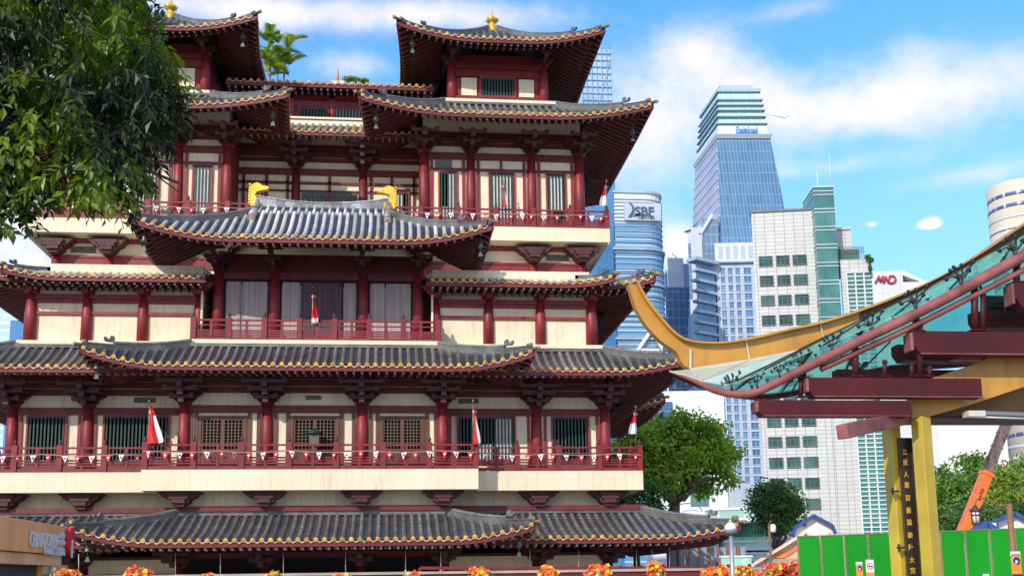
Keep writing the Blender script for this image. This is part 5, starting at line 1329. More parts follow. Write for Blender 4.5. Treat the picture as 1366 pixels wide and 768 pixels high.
while cnt < 3000:
    px = random.uniform(-190, 250); py = random.uniform(-150, 325)
    e = env_x(py)+8*sin(py*.11)+6*sin(py*.31+1)
    if px > e-6 or py > low_y(px)-30: continue
    edge = min(e-px, (low_y(px)-py)*1.2)
    # leaf gaps: a coarse noise thins the lower left
    if sin(px*.045+1.3)*sin(py*.05+.4) > .38 and py > 130 and random.random() < .8: continue
    if edge < 35 and random.random() < .35: continue
    Y = 11.2+random.uniform(-1.3, 1.5) if edge > 40 else 11+random.uniform(-.5, .5)
    c = at(px, py, Y); cnt += 1
    dr = Vector((random.uniform(-.6, .75), random.uniform(-.5,.5), random.uniform(-1.0, -.2))).normalized(); L_ = random.uniform(.22, .42)
    tw.beam(c, c+dr*L_, .006, .006)
    k_ = random.randint(7, 11)
    for i in range(k_):
        t = (i+.5)/k_; p = c+dr*L_*t; sd_ = dr.cross(Vector((0,1,0))).normalized()*(1 if i % 2 else -1)
        u = (dr*.75+sd_*.75+Vector((0,random.uniform(-.5,.5),-.35))+rvec()*.25).normalized(); n = (Vector((random.uniform(-.6,.6), -.35, .8))+rvec()*.5); n = (n-u*n.dot(u)).normalized()
        ll = random.uniform(.07, .15); leaf_card(g, p+u*ll*.5, n, u, ll, ll*.50, fold=.16)
tw.build('twigs', mat('dark twigs', (.035,.04,.018), .8), o); g.build('crown', near1, o)
# ================================================================ GATEWAY CANOPY (right foreground)
gold1 = mat('golden yellow steel paint', (.58,.29,.035), .42, col2=(.42,.19,.025), scale=1.2, streak=.35, coat=.3)
postY = mat('yellow post paint', (.54,.40,.035), .48, col2=(.40,.27,.025), scale=1.5, streak=.3, coat=.2)
maroon = mat('maroon steel paint', (.085,.008,.013), .5, col2=(.055,.006,.010), scale=1.2, streak=.35, spec=.3, bump=.2)
pinkm = mat('weathered maroon steel paint', (.30,.10,.085), .5, col2=(.17,.045,.042), scale=2.5, streak=.4, bump=.2)
blackm = mat('black cast fitting', (.02,.018,.018), .5, scale=4)
cg = bpy.data.materials.new('green laminated glass'); cg.use_nodes = True; nt2 = cg.node_tree; L2 = nt2.links; bb = nt2.nodes['Principled BSDF']
bb.inputs['Base Color'].default_value = (.16,.55,.42,1); bb.inputs['Roughness'].default_value = .12; bb.inputs['Specular IOR Level'].default_value = .8
nzz = nd(nt2, 'ShaderNodeTexNoise', i_Scale=2.2, i_Detail=6.0, i_Distortion=1.2); tcc = nd(nt2, 'ShaderNodeTexCoord'); L2.new(tcc.outputs['Object'], nzz.inputs['Vector'])
mxx = nd(nt2, 'ShaderNodeMix', data_type='RGBA', n6=(.38,.82,.66,1), n7=(.75,.98,.86,1)); rpp = nd(nt2, 'ShaderNodeMapRange'); rpp.inputs['From Min'].default_value = .38; rpp.inputs['From Max'].default_value = .62; L2.new(nzz.outputs['Fac'], rpp.inputs['Value']); L2.new(rpp.outputs['Result'], mxx.inputs[0]); L2.new(mxx.outputs[2], bb.inputs['Base Color'])
tr_ = nd(nt2, 'ShaderNodeBsdfTransparent'); tr_.inputs[0].default_value = (.62,1.0,.86,1); tl_s = nd(nt2, 'ShaderNodeBsdfTranslucent'); L2.new(mxx.outputs[2], tl_s.inputs[0]); m0_ = nd(nt2, 'ShaderNodeMixShader', n0=.5); L2.new(bb.outputs[0], m0_.inputs[1]); L2.new(tl_s.outputs[0], m0_.inputs[2]); ms_ = nd(nt2, 'ShaderNodeMixShader', n0=.52); L2.new(m0_.outputs[0], ms_.inputs[1]); L2.new(tr_.outputs[0], ms_.inputs[2]); L2.new(ms_.outputs[0], nt2.nodes['Material Output'].inputs[0])
frost = mat('frosted pale green glass', (.50,.62,.50), .3, col2=(.36,.54,.46), scale=1.6, coat=.5)
paleflash = mat('pale metal flashing', (.66,.62,.50), .45, .2, scale=3)
c0 = at(1226, 765, 15)
can = thing('gateway_canopy', (c0.x, 15, 0), 'maroon and gold gateway canopy with upswept golden horn, green glass roof and yellow posts', 'canopy')
YF, YB, YR_ = 14.6, 15.3, 15.7
def curve(pts, n):
    """Catmull-Rom through points"""
    P = [Vector(p) for p in pts]; P = [P[0]*2-P[1]]+P+[P[-1]*2-P[-2]]; out = []
    m_ = len(P)-3
    for i in range(n+1):
        t = i/n*m_; k = min(int(t), m_-1); t -= k; a, b, c, d = P[k:k+4]
        out.append(.5*((2*b)+(c-a)*t+(2*a-5*b+4*c-d)*t*t+(3*b-a-3*c+d)*t**3))
    return out
top_px = [(849,381),(862,404),(880,427),(899,447),(920,457),(960,459),(1000,452),(1040,443),(1096,430),(1160,409),(1230,380),(1290,347),(1366,297),(1440,252),(1530,200)]
bot_px = [(837,381),(846,410),(860,434),(879,455),(900,470),(921,493),(1000,480),(1066,467),(1100,450),(1160,421),(1230,387),(1290,355),(1366,313),(1440,270),(1530,218)]
T = curve([at(x, y, YR_) for x, y in top_px], 56); B = curve([at(x, y, YR_) for x, y in bot_px], 56)
g = G(); w2 = .13
b_ = len(g.v)
for t, b0 in zip(T, B):
    o_ = Vector((0, w2, 0)); cap = Vector((0, .055, 0)); th = (t-b0); th = th.normalized()*min(.035, th.length*.3)
    for v in (b0-o_*.6, t-th-o_*.6, t-th-o_-cap, t-o_-cap, t+o_+cap, t-th+o_+cap, t-th+o_*.6, b0+o_*.6): g.v.append(tuple(v))
for i in range(56):
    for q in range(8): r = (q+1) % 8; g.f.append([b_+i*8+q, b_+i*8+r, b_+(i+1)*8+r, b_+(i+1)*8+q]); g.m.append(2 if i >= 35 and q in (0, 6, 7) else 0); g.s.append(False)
g.f.append([b_+q for q in range(8)]); g.m.append(0); g.s.append(False); g.f.append([b_+56*8+q for q in range(8)][::-1]); g.m.append(0); g.s.append(False)
for px in (997, 1096):
    a = at(px-2, 432 if px > 1050 else 453, YR_-.105); c = at(px+3, 452 if px > 1050 else 480, YR_-.105); g.beam(a, c, .02, .012, 1, up=(0,1,0))
g.beam(at(921, 466, YR_-.10), at(921, 492, YR_-.10), .03, .02, 1, up=(0,1,0))
g.build('ridge_beam', [gold1, paleflash, mat('gold web with painted shade', (.16,.075,.03), .6, col2=(.10,.05,.022), scale=1.5)], can)  # brown on the right stretch is shade painted into the golden web
# front pipe and lower chord
pipe_px = [(893,495),(925,507),(950,519),(975,525),(1000,525),(1022,517),(1050,503),(1090,483),(1150,453),(1200,429),(1250,404),(1300,377),(1366,341),(1440,300),(1530,250)]
PP = curve([at(x, y, YF) for x, y in pipe_px], 60); rad = [.014+.026*min(1, i/9) + .044*min(1,i/50) for i in range(61)]
g = G(); g.tube(PP, rad, 14); pipe = g.build('eave_pipe', pinkm, can)
g = G(); ch = curve([at(x, y, YF+.05) for x, y in [(1095,492),(1150,467),(1225,432),(1300,394),(1366,360),(1440,322),(1530,272)]], 20); g.tube(ch, .045, 10); g.build('lower_chord', pinkm, can)
# roof glass, front slope
def ribbon(g, A, Bq, mi=0, thick=.012):
    n = len(A)
    for i in range(n-1):
        g.add([A[i], A[i+1], Bq[i+1], Bq[i], A[i]-Vector((0,0,thick)), A[i+1]-Vector((0,0,thick)), Bq[i+1]-Vector((0,0,thick)), Bq[i]-Vector((0,0,thick))], [(0,1,2,3),(7,6,5,4),(0,4,5,1),(2,6,7,3)], mi, False)
gt = curve([at(x, y, YR_-.14) for x, y in [(1066,467),(1096,452),(1126,438),(1190,407),(1260,372),(1310,344),(1366,313),(1440,270),(1530,218)]], 30)
gb = curve([at(x, y, YF-.02) for x, y in [(965,514),(1000,503),(1040,485),(1130,448),(1215,412),(1280,380),(1345,345),(1430,297),(1530,242)]], 30)
g = G(); ribbon(g, gt, gb, 0); rg = g.build('glass_roof', cg, can)
g = G()
for i in range(2, 30, 4): g.beam(gt[i], gb[i]+Vector((0,0,.01)), .02, .02)
for A, Bq in zip(gt, gt[1:]): g.beam(A, Bq, .035, .035)
g.build('glazing_bars', blackm, rg)
# frosted apron at the tip
P_ = lambda x, y, Y: at(x, y, Y)
g = G()
tip, a1, a2, a3, a4, a5, a6, a7 = P_(893,495,YF), P_(921,492,YR_-.14), P_(1000,480,YR_-.14), P_(1066,467,YR_-.14), P_(1024,487,15.1), P_(965,513,YF), P_(935,508,YF), P_(927,500,14.9)
g.add([a1, a2, a6, a7], [(0,1,2,3)], 0); g.add([a2, a3, a4, a5, a6], [(0,1,2,3,4)], 0); g.add([tip, a1, a7, a6], [(0,1,2,3)], 1)
fa = g.build('glass_apron', [frost, paleflash], can)
g = G()
for p, q in ((tip, a6), (a6, a5), (a5, a4), (a4, a3), (a3, a2), (a2, a1), (a1, a7), (a2, a6), (a2, a4)): g.beam(p-Vector((0,.01,0)), q-Vector((0,.01,0)), .02, .02)
g.build('trim', paleflash, fa)
# rear slope
YQ = 16.7
rp_ = curve([at(x, y, YQ) for x, y in [(900,499),(940,515),(985,527),(1040,527),(1110,511),(1180,492),(1276,486),(1366,474),(1450,450),(1540,410)]], 30)
rt_ = curve([B[int(20+i*1.16)]+Vector((0,.16,0)) for i in range(31)], 30)
g = G(); ribbon(g, rt_, rp_, 0); g.build('rear_glass_roof', cg, can)
g = G(); g.tube(rp_, .055, 10); g.build('rear_eave_pipe', maroon, can)
g = G()
for i in range(2, 30, 4): g.beam(rt_[i]-Vector((0,0,.06)), rp_[i]+Vector((0,0,.03)), .03, .05)
g.build('rear_rafters', maroon, can)
# horizontal beams, stepping up to the right
def hbeam(x0, y0, x1, y1, Y, d=.22, m_=maroon, cham=.05, cap=True):
    A = at(x0, y0, Y); C = at(x1, y1, Y); zt, zb = A.z, C.z; X0, X1 = A.x, C.x; h = zt-zb
    g = G(); out = [(X0, zt), (X1, zt), (X1, zb), (X0+h*.30, zb), (X0, zb+h*.42)]
    g.prism([(x, Y, z) for x, z in out], (0, d, 0), 0); lo = h*.08
    g.box(X0+h*.3, X1, Y-.012, Y-.002, zb, zb+lo*.7, 1)
    return g.build('beam', [m_, pinkm], can, bevel=.012)
for a in [(1011, 533, 1216, 555, YF), (1077, 503, 1311, 530, YF), (1217, 441, 1560, 475, YF), (1352, 375, 1560, 414, YF), (1117, 492, 1292, 509, YB), (1197, 459, 1420, 483, YB), (1300, 415, 1560, 441, YB)]: hbeam(*a)
# pale end plates of the beams
for (x0, y0, x1, y1) in ((1008, 534, 1013, 549), (1075, 504, 1080, 522), (1214, 443, 1220, 467), (1349, 378, 1355, 405)):
    g = G(); A = at(x0, y0, YF-.01); C = at(x1, y1, YF-.01); g.box(A.x, C.x, YF-.012, YF+.22, C.z, A.z); g.build('end_plate', pinkm, can, bevel=.01)
for (x, y0, y1, r) in ((1014, 518, 534, .035), (1072, 488, 504, .035), (1068, 500, 530, .03), (1141, 455, 503, .045), (1222, 418, 443, .05), (1227, 430, 503, .04), (1300, 378, 442, .05), (1311, 390, 442, .035), (1356, 350, 378, .05), (1180, 480, 503, .03), (1240, 488, 503, .03), (1216, 483, 503, .03)):
    g = G(); a_, c_ = at(x, y0, YF+.08), at(x+.2, y1, YF+.08); g.tube([a_, c_], r, 10); g.obox(c_+Vector((0,0,.006)), (r*1.9,0,0), (0,r*1.9,0), (0,0,.006)); g.tube([a_-Vector((0,0,.02)), a_-Vector((0,0,.05))], [r*1.35, r*1.1], 10)
    for sx in (-1, 1): g.tube([c_+Vector((sx*r*1.5, -r*1.3, .012)), c_+Vector((sx*r*1.5, -r*1.3, .026))], .009, 6)
    g.build('strut', maroon, can)
# beam between frames, lower left
A, C = at(1123, 576, 13.9), at(1232, 551, 15.5); g = G(); g.beam(A, C, .16, .19); g.build('cross_beam', pinkm, can, bevel=.015)
# golden girder (arched) and its dark soffit
def plate(pts, Y, d, m_, name, bev=.01):
    g = G(); g.prism([at(x, y, Y) for x, y in pts], (0, d, 0)); return g.build(name, m_, can, bevel=bev)
plate([(1217,514),(1243,504),(1301,485),(1326,474),(1420,458),(1560,440),(1560,452),(1420,494),(1366,516),(1300,538),(1240,555),(1217,557)], 14.95, .20, gold1, 'arched_girder')
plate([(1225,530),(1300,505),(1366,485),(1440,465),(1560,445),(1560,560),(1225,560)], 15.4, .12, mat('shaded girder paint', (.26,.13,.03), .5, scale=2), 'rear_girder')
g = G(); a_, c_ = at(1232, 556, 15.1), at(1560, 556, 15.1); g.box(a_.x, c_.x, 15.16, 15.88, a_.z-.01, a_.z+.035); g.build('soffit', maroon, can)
# louvred gable vent, upper right
g = G()
for k in range(7): y = 396+k*6; A = at(1312, y+1.5, YB+.25); C = at(1480, y+3.5, YB+.25); g.box(A.x+(k<3)*(3-k)*.12, C.x, A.y, A.y+.1, C.z, A.z)
for xx in (1312, 1340, 1372): A = at(xx, 396, YB+.2); C = at(xx+2, 440, YB+.2); g.box(A.x, C.x, A.y, A.y+.06, C.z, A.z-.02)
g.build('louvre', blackm, can)
g = G(); A = at(1308, 394, YB+.5); C = at(1560, 440, YB+.5); g.box(A.x, C.x, A.y, A.y+.02, C.z, A.z); g.build('backing', M['dark'], can)
# yellow posts
def post(x0, y0, x1, y1, Y, wd):
    a = at(x0, y0, Y); c = at((x0+x1)/2, y0, Y); X = c.x; z = a.z; r = wd*.80; g = G(); an = RAD(-67)
    pts = [(X+r*cos(an+k*pi/2+pi/4)*1.0, Y+r*sin(an+k*pi/2+pi/4), 0) for k in range(4)]
    g.prism(pts, (0,0,z)); return g.build('post', postY, can, bevel=.012)
post(1174, 567, 1202, 768, 15.3, .165); post(1213, 556, 1243, 768, 15.0, .172)
g = G()
for (x, y, Y) in ((1194, 655, 15.1), (1202, 730, 15.1)):
    A = at(x, y, Y); g.obox(A, (.05,0,0), (0,.03,0), (0,0,.014)); g.obox(A+Vector((-.04,-.02,0)), (.012,0,0), (0,.012,0), (0,0,.05))
g.build('plaque_clips', blackm, can)
# light fitting under the girder
p0, p1 = at(1293, 553, 14.8), at(1375, 556, 14.8); o = thing('strip_light', tuple((p0+p1)/2), 'unlit fluorescent strip light fixed under the golden girder', 'light')
g = G(); g.beam(p0+Vector((0,0,.03)), p1+Vector((0,0,.03)), .1, .05); g.build('housing', frameg, o)
g = G(); g.tube([p0-Vector((0,0,.02)), p1-Vector((0,0,.02))], .018, 8); g.build('tube', M['white'], o)
g = G(); g.box(p0.x-.05, p0.x+.2, 14.72, 14.9, p0.z-.03, p0.z+.05); g.build('ballast', paleflash, o)
# spider fittings carrying the glass
def spider(px, py, s_=1.0, flip=1):
    s_ *= .8
    p = at(px, py, YF-.02); g = G(); up_ = Vector((0, .28, .96)); h = .20*s_
    g.tube([p-up_*.04, p+up_*h*.5, p+up_*h], [.045*s_, .03*s_, .035*s_], 8)
    for k, (dx, dz) in enumerate(((-.26, .05), (-.14, .17), (.10, .20), (.27, .20), (.20, .07), (-.05, .21))):
        q = p+up_*h*.75+Vector((dx*s_*flip, .03*(k % 3), dz*s_+dx*flip*.35*s_)); g.tube([p+up_*h*.55, p+up_*h*.8+Vector((dx*.5*s_*flip, 0, dz*.3*s_)), q], [.026*s_, .018*s_, .016*s_], 6)
        g.tube([q-Vector((0,.02,.01)), q+Vector((0,.03,.03))], [.034*s_, .034*s_], 8)
    return g.build('spider_fitting', blackm, can)
for (x, y, s_) in ((1355, 342, 1.05), (1283, 380, 1.0), (1222, 412, .95), (1163, 442, .85), (1110, 468, .75), (1068, 489, .65), (1040, 500, .5), (976, 517, .6), (1010, 514, .5)): spider(x, y, s_)
for k, i in enumerate(range(16, 56, 2)):
    if k % 2 != 0: g = G(); q = PP[i]+Vector((0,.02,rad[i])); g.tube([q, q+Vector((0,.02,.04))], .015, 6); g.tube([q+Vector((0,.02,.04)), q+Vector((0,.02,.055))], .026, 8); g.build('stud', blackm, can)
for (x, y, s_) in ((1141, 497, .5), (1240, 470, .5), (1056, 508, .4)):
    p = at(x+6, y-6, 16.0); g = G()
    for k in range(4): a_ = pi/4+k*pi/2; g.tube([p, p+Vector((.2*s_*cos(a_)*1.5, 0, .2*s_*sin(a_)))], .018, 6); g.tube([p+Vector((.3*s_*cos(a_), 0, .2*s_*sin(a_))), p+Vector((.3*s_*cos(a_), .04, .2*s_*sin(a_)))], .04, 8)
    g.build('spider_fitting', blackm, can)
for (x0, y0, x1, y1) in ((1053, 528, 1066, 505), (1140, 503, 1188, 455), (1112, 470, 1150, 487)):
    g = G(); g.tube([at(x0, y0, 15.5), at(x1, y1, 15.6)], .012, 6); g.build('tie_rod', blackm, can)
# hanging plaque with gilt characters
pa, pb = at(1197, 584, 15.2), at(1207, 768, 15.2); X0, X1 = at(1197, 582, 15.2).x, at(1215.5, 582, 15.2).x
o = thing('plaque', ((X0+X1)/2, 15.2, 0), 'tall black plaque with a column of gilt Chinese characters between the yellow posts', 'plaque')
plm = mat('black lacquer board', (.018,.014,.012), .35, col2=(.03,.02,.014), scale=3)
zt_ = pa.z; g = G(); g.box(X0, X1, 15.2, 15.25, .25, zt_); g.build('board', plm, o, bevel=.006)
g = G(); 
for (a, c, z0, z1) in ((X0-.004, X0+.012, .25, zt_), (X1-.012, X1+.004, .25, zt_), (X0+.012, X1-.012, zt_-.012, zt_+.004)): g.box(a, c, 15.185, 15.199, z0, z1)
g.build('edge_moulding', mat('dark brown moulding', (.08,.045,.02), .5), o)
chars = '立呈人皇習善昆齡陣大宮司'
ys = [598, 612, 628, 642, 659.5, 676, 692, 709, 725, 742, 756, 768]
for ch_, y in zip(chars, ys):
    g = G(); p = at(1206+(y-598)*.07, y, 15.19); text_geo(g, ch_, p-Vector((0,0,.045)), (1,0,0), (0,0,1), .092, .012, 0, .006, fitw=.072); g.build('character', M['golden'], o)

# ================================================================ SIGN KIOSK, lower left
SX = -8.5
def sideat(px, py):   # point on the plane x = SX
    d = ray(px, py); t = SX/d.x; return Vector((SX, d.y*t, EYE+d.z*t))
tan_ = mat('tan sign cladding', (1.0,.42,.17), .8, col2=(.90,.35,.13), spec=.1, scale=.8, streak=.2, stretch=(3,3,.4))
a, b1, c1, d1 = sideat(-60, 668), sideat(95, 703), sideat(92, 740), sideat(-60, 731)
ztp, zbt = (b1.z), (c1.z)
o = thing('kiosk', (SX-1.5, b1.y-2, 0), 'tan kiosk canopy with CHINATOWN lettering and a red i sign at lower left', 'kiosk')
yn, yf = 20.0, b1.y
g = G(); g.box(SX-4, SX, yn, yf, zbt-.0, ztp); fasc = g.build('fascia', tan_, o, bevel=.02)
g = G(); g.box(SX-3.9, SX-.12, yn, yf-.3, zbt-.28, zbt-.02); g.build('lower_fascia', mat('pale tan cladding', (1.0,.50,.24), .8, scale=1, streak=.2, spec=.1), o)
g = G(); g.box(SX-3.7, SX-.5, yn, yf-.8, 0, zbt-.28); g.build('kiosk_wall', mat('dark kiosk wall', (.07,.045,.03), .6, scale=1), o)
g = G(); g.box(SX-.62, SX-.44, yf-1.1, yf-.8, 0, zbt-.28); g.build('post', tan_, o)
p = sideat(38, 722); q = sideat(84, 724); g = G(); ax_ = Vector((0,1,0)); n_off = Vector((.03, 0, 0))
def side_text(s, px0, px1, pyb, h, bold, m_):
    p = sideat(px0, pyb); q = sideat(px1, pyb); L_ = (q-p).length; g_ = G()
    text_geo(g_, s, Vector((SX+.02, (p.y+q.y)/2, p.z)), (0,1,0), (0,0,1), h, .03, 0, bold, fitw=abs(q.y-p.y)); return g_.build('lettering', m_, fasc)
side_text('CHINATOWN', 38, 75, 718, .50, .005, M['white']); side_text('visitor', 76.5, 85, 713, .24, .02, M['white']); side_text('centre', 76.5, 85, 722, .24, .02, M['white'])
side_text('牛車水游客詢問中心', 57, 85, 733, .22, .02, M['white'])
p = sideat(88, 716); q = sideat(91.5, 716); g = G(); ry_ = .30; rz_ = .30
g.prism([Vector((SX+.03, p.y+.12+ry_*1.0*cos(2*pi*k/24), p.z-.1+rz_*1.25*sin(2*pi*k/24))) for k in range(24)], (.10,0,0), 0)
text_geo(g, 'i', Vector((SX+.13, p.y+.12, p.z-.3)), (0,1,0), (0,0,1), .62, .02, 1, .05)
g.build('information_disc', [M['flagred'], M['white']], fasc)
o = thing('security_camera', tuple(sideat(80, 755)), 'small white dome camera under the tan kiosk canopy', 'camera'); p = sideat(80, 756); g = G(); g.lathe((SX-.2, p.y, zbt-.42), [(.02,-.08),(.07,-.05),(.08,0),(.06,.05),(.06,.13)], 12); g.build('dome', M['white'], o)

# ================================================================ STREET FURNITURE
# low boundary wall with flower displays on it
wallY = 43.5; zc = at(700, 763.5, wallY).z
o = thing('boundary_wall', (0, wallY, 0), 'low maroon boundary wall with a grey coping in front of the temple', 'wall')
xr = at(1032, 760, wallY).x
g = G(); g.box(-24, xr, wallY, wallY+.3, 0, zc); g.build('wall', M['beamred'], o); g = G(); g.box(-24.1, xr+.1, wallY-.08, wallY+.38, zc+.002, zc+.1); g.build('coping', pave, o)
g = G(); A = at(560, 757, wallY+2); C = at(1000, 757, wallY+2); g.beam(A, C, .12, .12); 
for k in range(16): x = A.x+(C.x-A.x)*k/15; g.box(x-.06, x+.06, wallY+1.95, wallY+2.05, 0.1, A.z)
o2 = thing('railing', (A.x, wallY+2, 0), 'maroon rail along the temple forecourt behind the flowers', 'railing'); g.build('rail', M['railred'], o2)
fcol = [mat('orange petals', (.95,.20,.015), .5, col2=(.85,.10,.01), scale=9), mat('yellow petals', (.95,.62,.04), .5, scale=9), mat('red petals', (.75,.03,.02), .5, scale=9), lf_m]
def flowers(px, py, wd, ht, Y, label, seed, n=170, mix=(.45,.25,.25)):
    random.seed(seed); c = at(px, py, Y); k = Y/F; base = Vector((c.x, Y, 0))
    o = thing('flower_display', (c.x, Y, zc if abs(Y-wallY) < 2 else 0), label, 'flowers', 'artificial flower bunches along the street')
    g = G(); g.tube([(c.x, Y, zc-.3), (c.x, Y, c.z)], .03, 6); g.lathe((c.x, Y, zc-.35), [(.16,0),(.2,.1),(.22,.35)], 10); g.build('stand', M['pole'], o)
    g = G()
    for i in range(n):
        if i % 30 == 0: sub = Vector((random.uniform(-.6,.6), random.uniform(-.5,.5), random.uniform(-.5,.45))); sr = random.uniform(.5,.8); bias = random.uniform(-.2,.2)
        d = rvec(); dd = sub+d*sr*random.random()**.4; dd.z += (.5*random.random() if i % 17 == 0 else 0)
        p = c+Vector((dd.x*wd*k, dd.y*wd*k*.8, dd.z*ht*k)); r_ = min(.999, max(0, random.random()+bias)); mi = 0 if r_ < mix[0] else 1 if r_ < mix[0]+mix[1] else 2 if r_ < sum(mix) else 3
        nn = (d*.8+rvec()*.5+Vector((0,-.5,.2))).normalized(); u = nn.cross(rvec())
        if u.length < .1: continue
        u.normalize(); v = nn.cross(u); s_ = random.uniform(.06, .11)
        for q in range(5):
            a_ = 2*pi*q/5; d1_ = u*cos(a_)+v*sin(a_); e = u*cos(a_+.55)+v*sin(a_+.55); f_ = u*cos(a_-.55)+v*sin(a_-.55)
            g.add([p, p+f_*s_*.7+nn*.02, p+d1_*s_*1.2+nn*.035, p+e*s_*.7+nn*.02], [(0,1,2,3)], mi)
    g.build('blooms', fcol, o)
flist = [(15, 768, 14, 10), (86, 766, 16, 9), (186, 766, 15, 9), (273, 772, 13, 9), (362, 768, 11, 9), (458, 774, 12, 9), (545, 771, 12, 9), (640, 767, 16, 12), (733, 766, 15, 12), (798, 764, 15, 12), (879, 761, 15, 13)]
nm = ['leftmost orange flower bunch under the kiosk canopy', 'orange flower bunch just right of the kiosk sign', 'third red and orange flower bunch from the left', 'fourth flower bunch from the left, barely in view', 'flower bunch below the left door of the balcony', 'flower bunch below the middle of the temple', 'flower bunch right of the temple centre', 'orange and yellow flower bunch below the flag at the balcony step', 'round orange flower bunch below the right wing', 'orange and yellow flower bunch near the right end of the temple', 'tall orange and yellow flower bunch under the lowest roof corner']
for i, (x, y, w_, h_) in enumerate(flist): flowers(x, y, w_, h_, 42.4, nm[i], 50+i, 270 if w_ > 12 else 200)
for i, (x, y, w_, h_, lb) in enumerate([(955, 765, 17, 10, 'low mass of orange flowers left of the globe lamp post'), (992, 765, 20, 11, 'low mass of orange flowers right of the globe lamp post'), (1015, 768, 9, 6, 'small red and yellow flower clump between the larger ones'), (1050, 762, 26, 14, 'large spreading orange flower mass beside the green hoarding')]):
    flowers(x, y, w_, h_, 41.0, lb, 80+i, 480)
# globe lamp
p = at(974.5, 702, 30); X = p.x
o = thing('globe_lamp', (X, 30, 0), 'grey street lamp post with a white half-globe head', 'street lamp')
g = G(); g.tube([(X, 30, 0), (X, 30, p.z-.2)], [.075, .055], 12); g.build('pole', mat('grey galvanised steel', (.40,.42,.43), .45, .5, scale=3), o)
g = G(); g.lathe((X, 30, p.z-.22), [(.06,0),(.16,.03),(.18,.1),(.175,.13)], 18); g.build('gallery', frameg, o)
g = G(); g.lathe((X, 30, p.z-.10), [(.165,0),(.16,.08),(.12,.17),(.05,.22),(.01,.23)], 18); g.build('globe', M['white'], o)
g = G(); g.lathe((X, 30, p.z+.13), [(.04,0),(.05,.03),(.02,.08)], 10); g.build('cap', M['golden'], o)
# slim post with cameras
p = at(1026, 702, 45); X = p.x
o = thing('camera_pole', (X, 45, 0), 'slim brown pole with a small white lantern head beside the peach gable', 'pole')
g = G(); g.tube([(X, 45, 0), (X, 45, p.z+.1)], .06, 8); g.tube([(X, 45, p.z+.1), (X+.1, 45, p.z+.25)], .03, 6); g.build('pole', mat('brown pole paint', (.16,.11,.06), .5), o)
g = G(); g.lathe((X+.16, 45, p.z-.25), [(.05,0),(.13,.06),(.13,.28),(.05,.36)], 10); g.build('lantern_head', M['white'], o)
g = G(); 
for q in (-1.2, -.6): g.obox((X-.3, 45, p.z+q), (.28,0,0), (0,.06,0), (0,0,.06))
g.build('brackets', frameg, o)
# heritage lantern on a curved arm, right edge
Yl = 28; p = at(1302, 690, Yl); pp = at(1352, 768, Yl); pt_ = at(1346, 672, Yl)
o = thing('lantern_post', (pt_.x, Yl, 0), 'rusty brown post with a curved arm holding a heritage lantern', 'street lamp')
g = G(); g.tube([(pt_.x, Yl, 0), (pt_.x, Yl, pt_.z)], [.09, .075], 10); g.tube(curve([pt_, at(1332, 674, Yl), at(1318, 666, Yl), at(1306, 664, Yl), at(1301, 671, Yl), at(1301, 677, Yl)], 16), .022, 8); g.build('post', mat('rusty brown paint', (.26,.12,.06), .6, scale=4), o)
g = G(); c_ = Vector((p.x, Yl, 0)); z = at(1302, 697, Yl).z; h = at(1302, 681, Yl).z-z
for k in range(6): a_ = 2*pi*k/6; g.beam((p.x+.11*cos(a_), Yl+.11*sin(a_), z), (p.x+.125*cos(a_), Yl+.125*sin(a_), z+h), .025, .025)
g.lathe((p.x, Yl, z), [(.05,-.05),(.12,-.03),(.12,.0)], 12); g.lathe((p.x, Yl, z+h), [(.16,0),(.16,.03),(.06,.10),(.02,.16)], 12); g.lathe((p.x, Yl, z+h*.62), [(.125,0),(.125,.03)], 12); g.build('frame', mat('dark brown metal', (.08,.05,.04), .5), o)
g = G(); g.lathe((p.x, Yl, z), [(.09,.01),(.105,h-.01)], 6); g.build('pane', M['white'], o)
# green hoarding
hg = mat('green hoarding sheet', (.002,.29,.010), .6, col2=(.0015,.22,.008), spec=.2, bump=.35, bscale=1.6, scale=.6, streak=.12, stretch=(1,1,.3)); hf = mat('hoarding seam', (.10,.20,.07), .6)
P0, P1 = at(1063, 716, 38), at(1420, 703, 35); Lh = P1-P0; nP = 11
o = thing('hoarding', (P0.x, 38, 0), 'bright green sheet hoarding with thin brown seams behind the yellow posts', 'fence')
dh = Vector((Lh.x, Lh.y, 0)).normalized(); nh = Vector((dh.y, -dh.x, 0)); Wd = Vector((Lh.x, Lh.y, 0)).length
for k in range(nP):
    a = P0+dh*(Wd*k/nP+.02); c = P0+dh*(Wd*(k+1)/nP-.02); zt2 = P0.z+(P1.z-P0.z)*(k+.5)/nP
    g = G(); m_ = (a+c)/2; g.obox((m_.x, m_.y, zt2/2+.05), dh*((c-a).length/2)+nh*random.uniform(-.015,.015), nh*.02, (0,0,zt2/2-.05)); g.build('sheet', hg, o)
    g = G(); g.obox((a.x, a.y, zt2/2), dh*.028, nh*.035, (0,0,zt2/2-.02)); g.build('seam_post', mat('brown seam post', (.22,.17,.08), .6, scale=5) if k == 0 else bpy.data.materials['brown seam post'], o)
g = G(); g.beam(P0+Vector((0,0,.02)), Vector((P1.x, P1.y, P1.z+.02)), .08, .04); g.build('top_rail', hf, o)
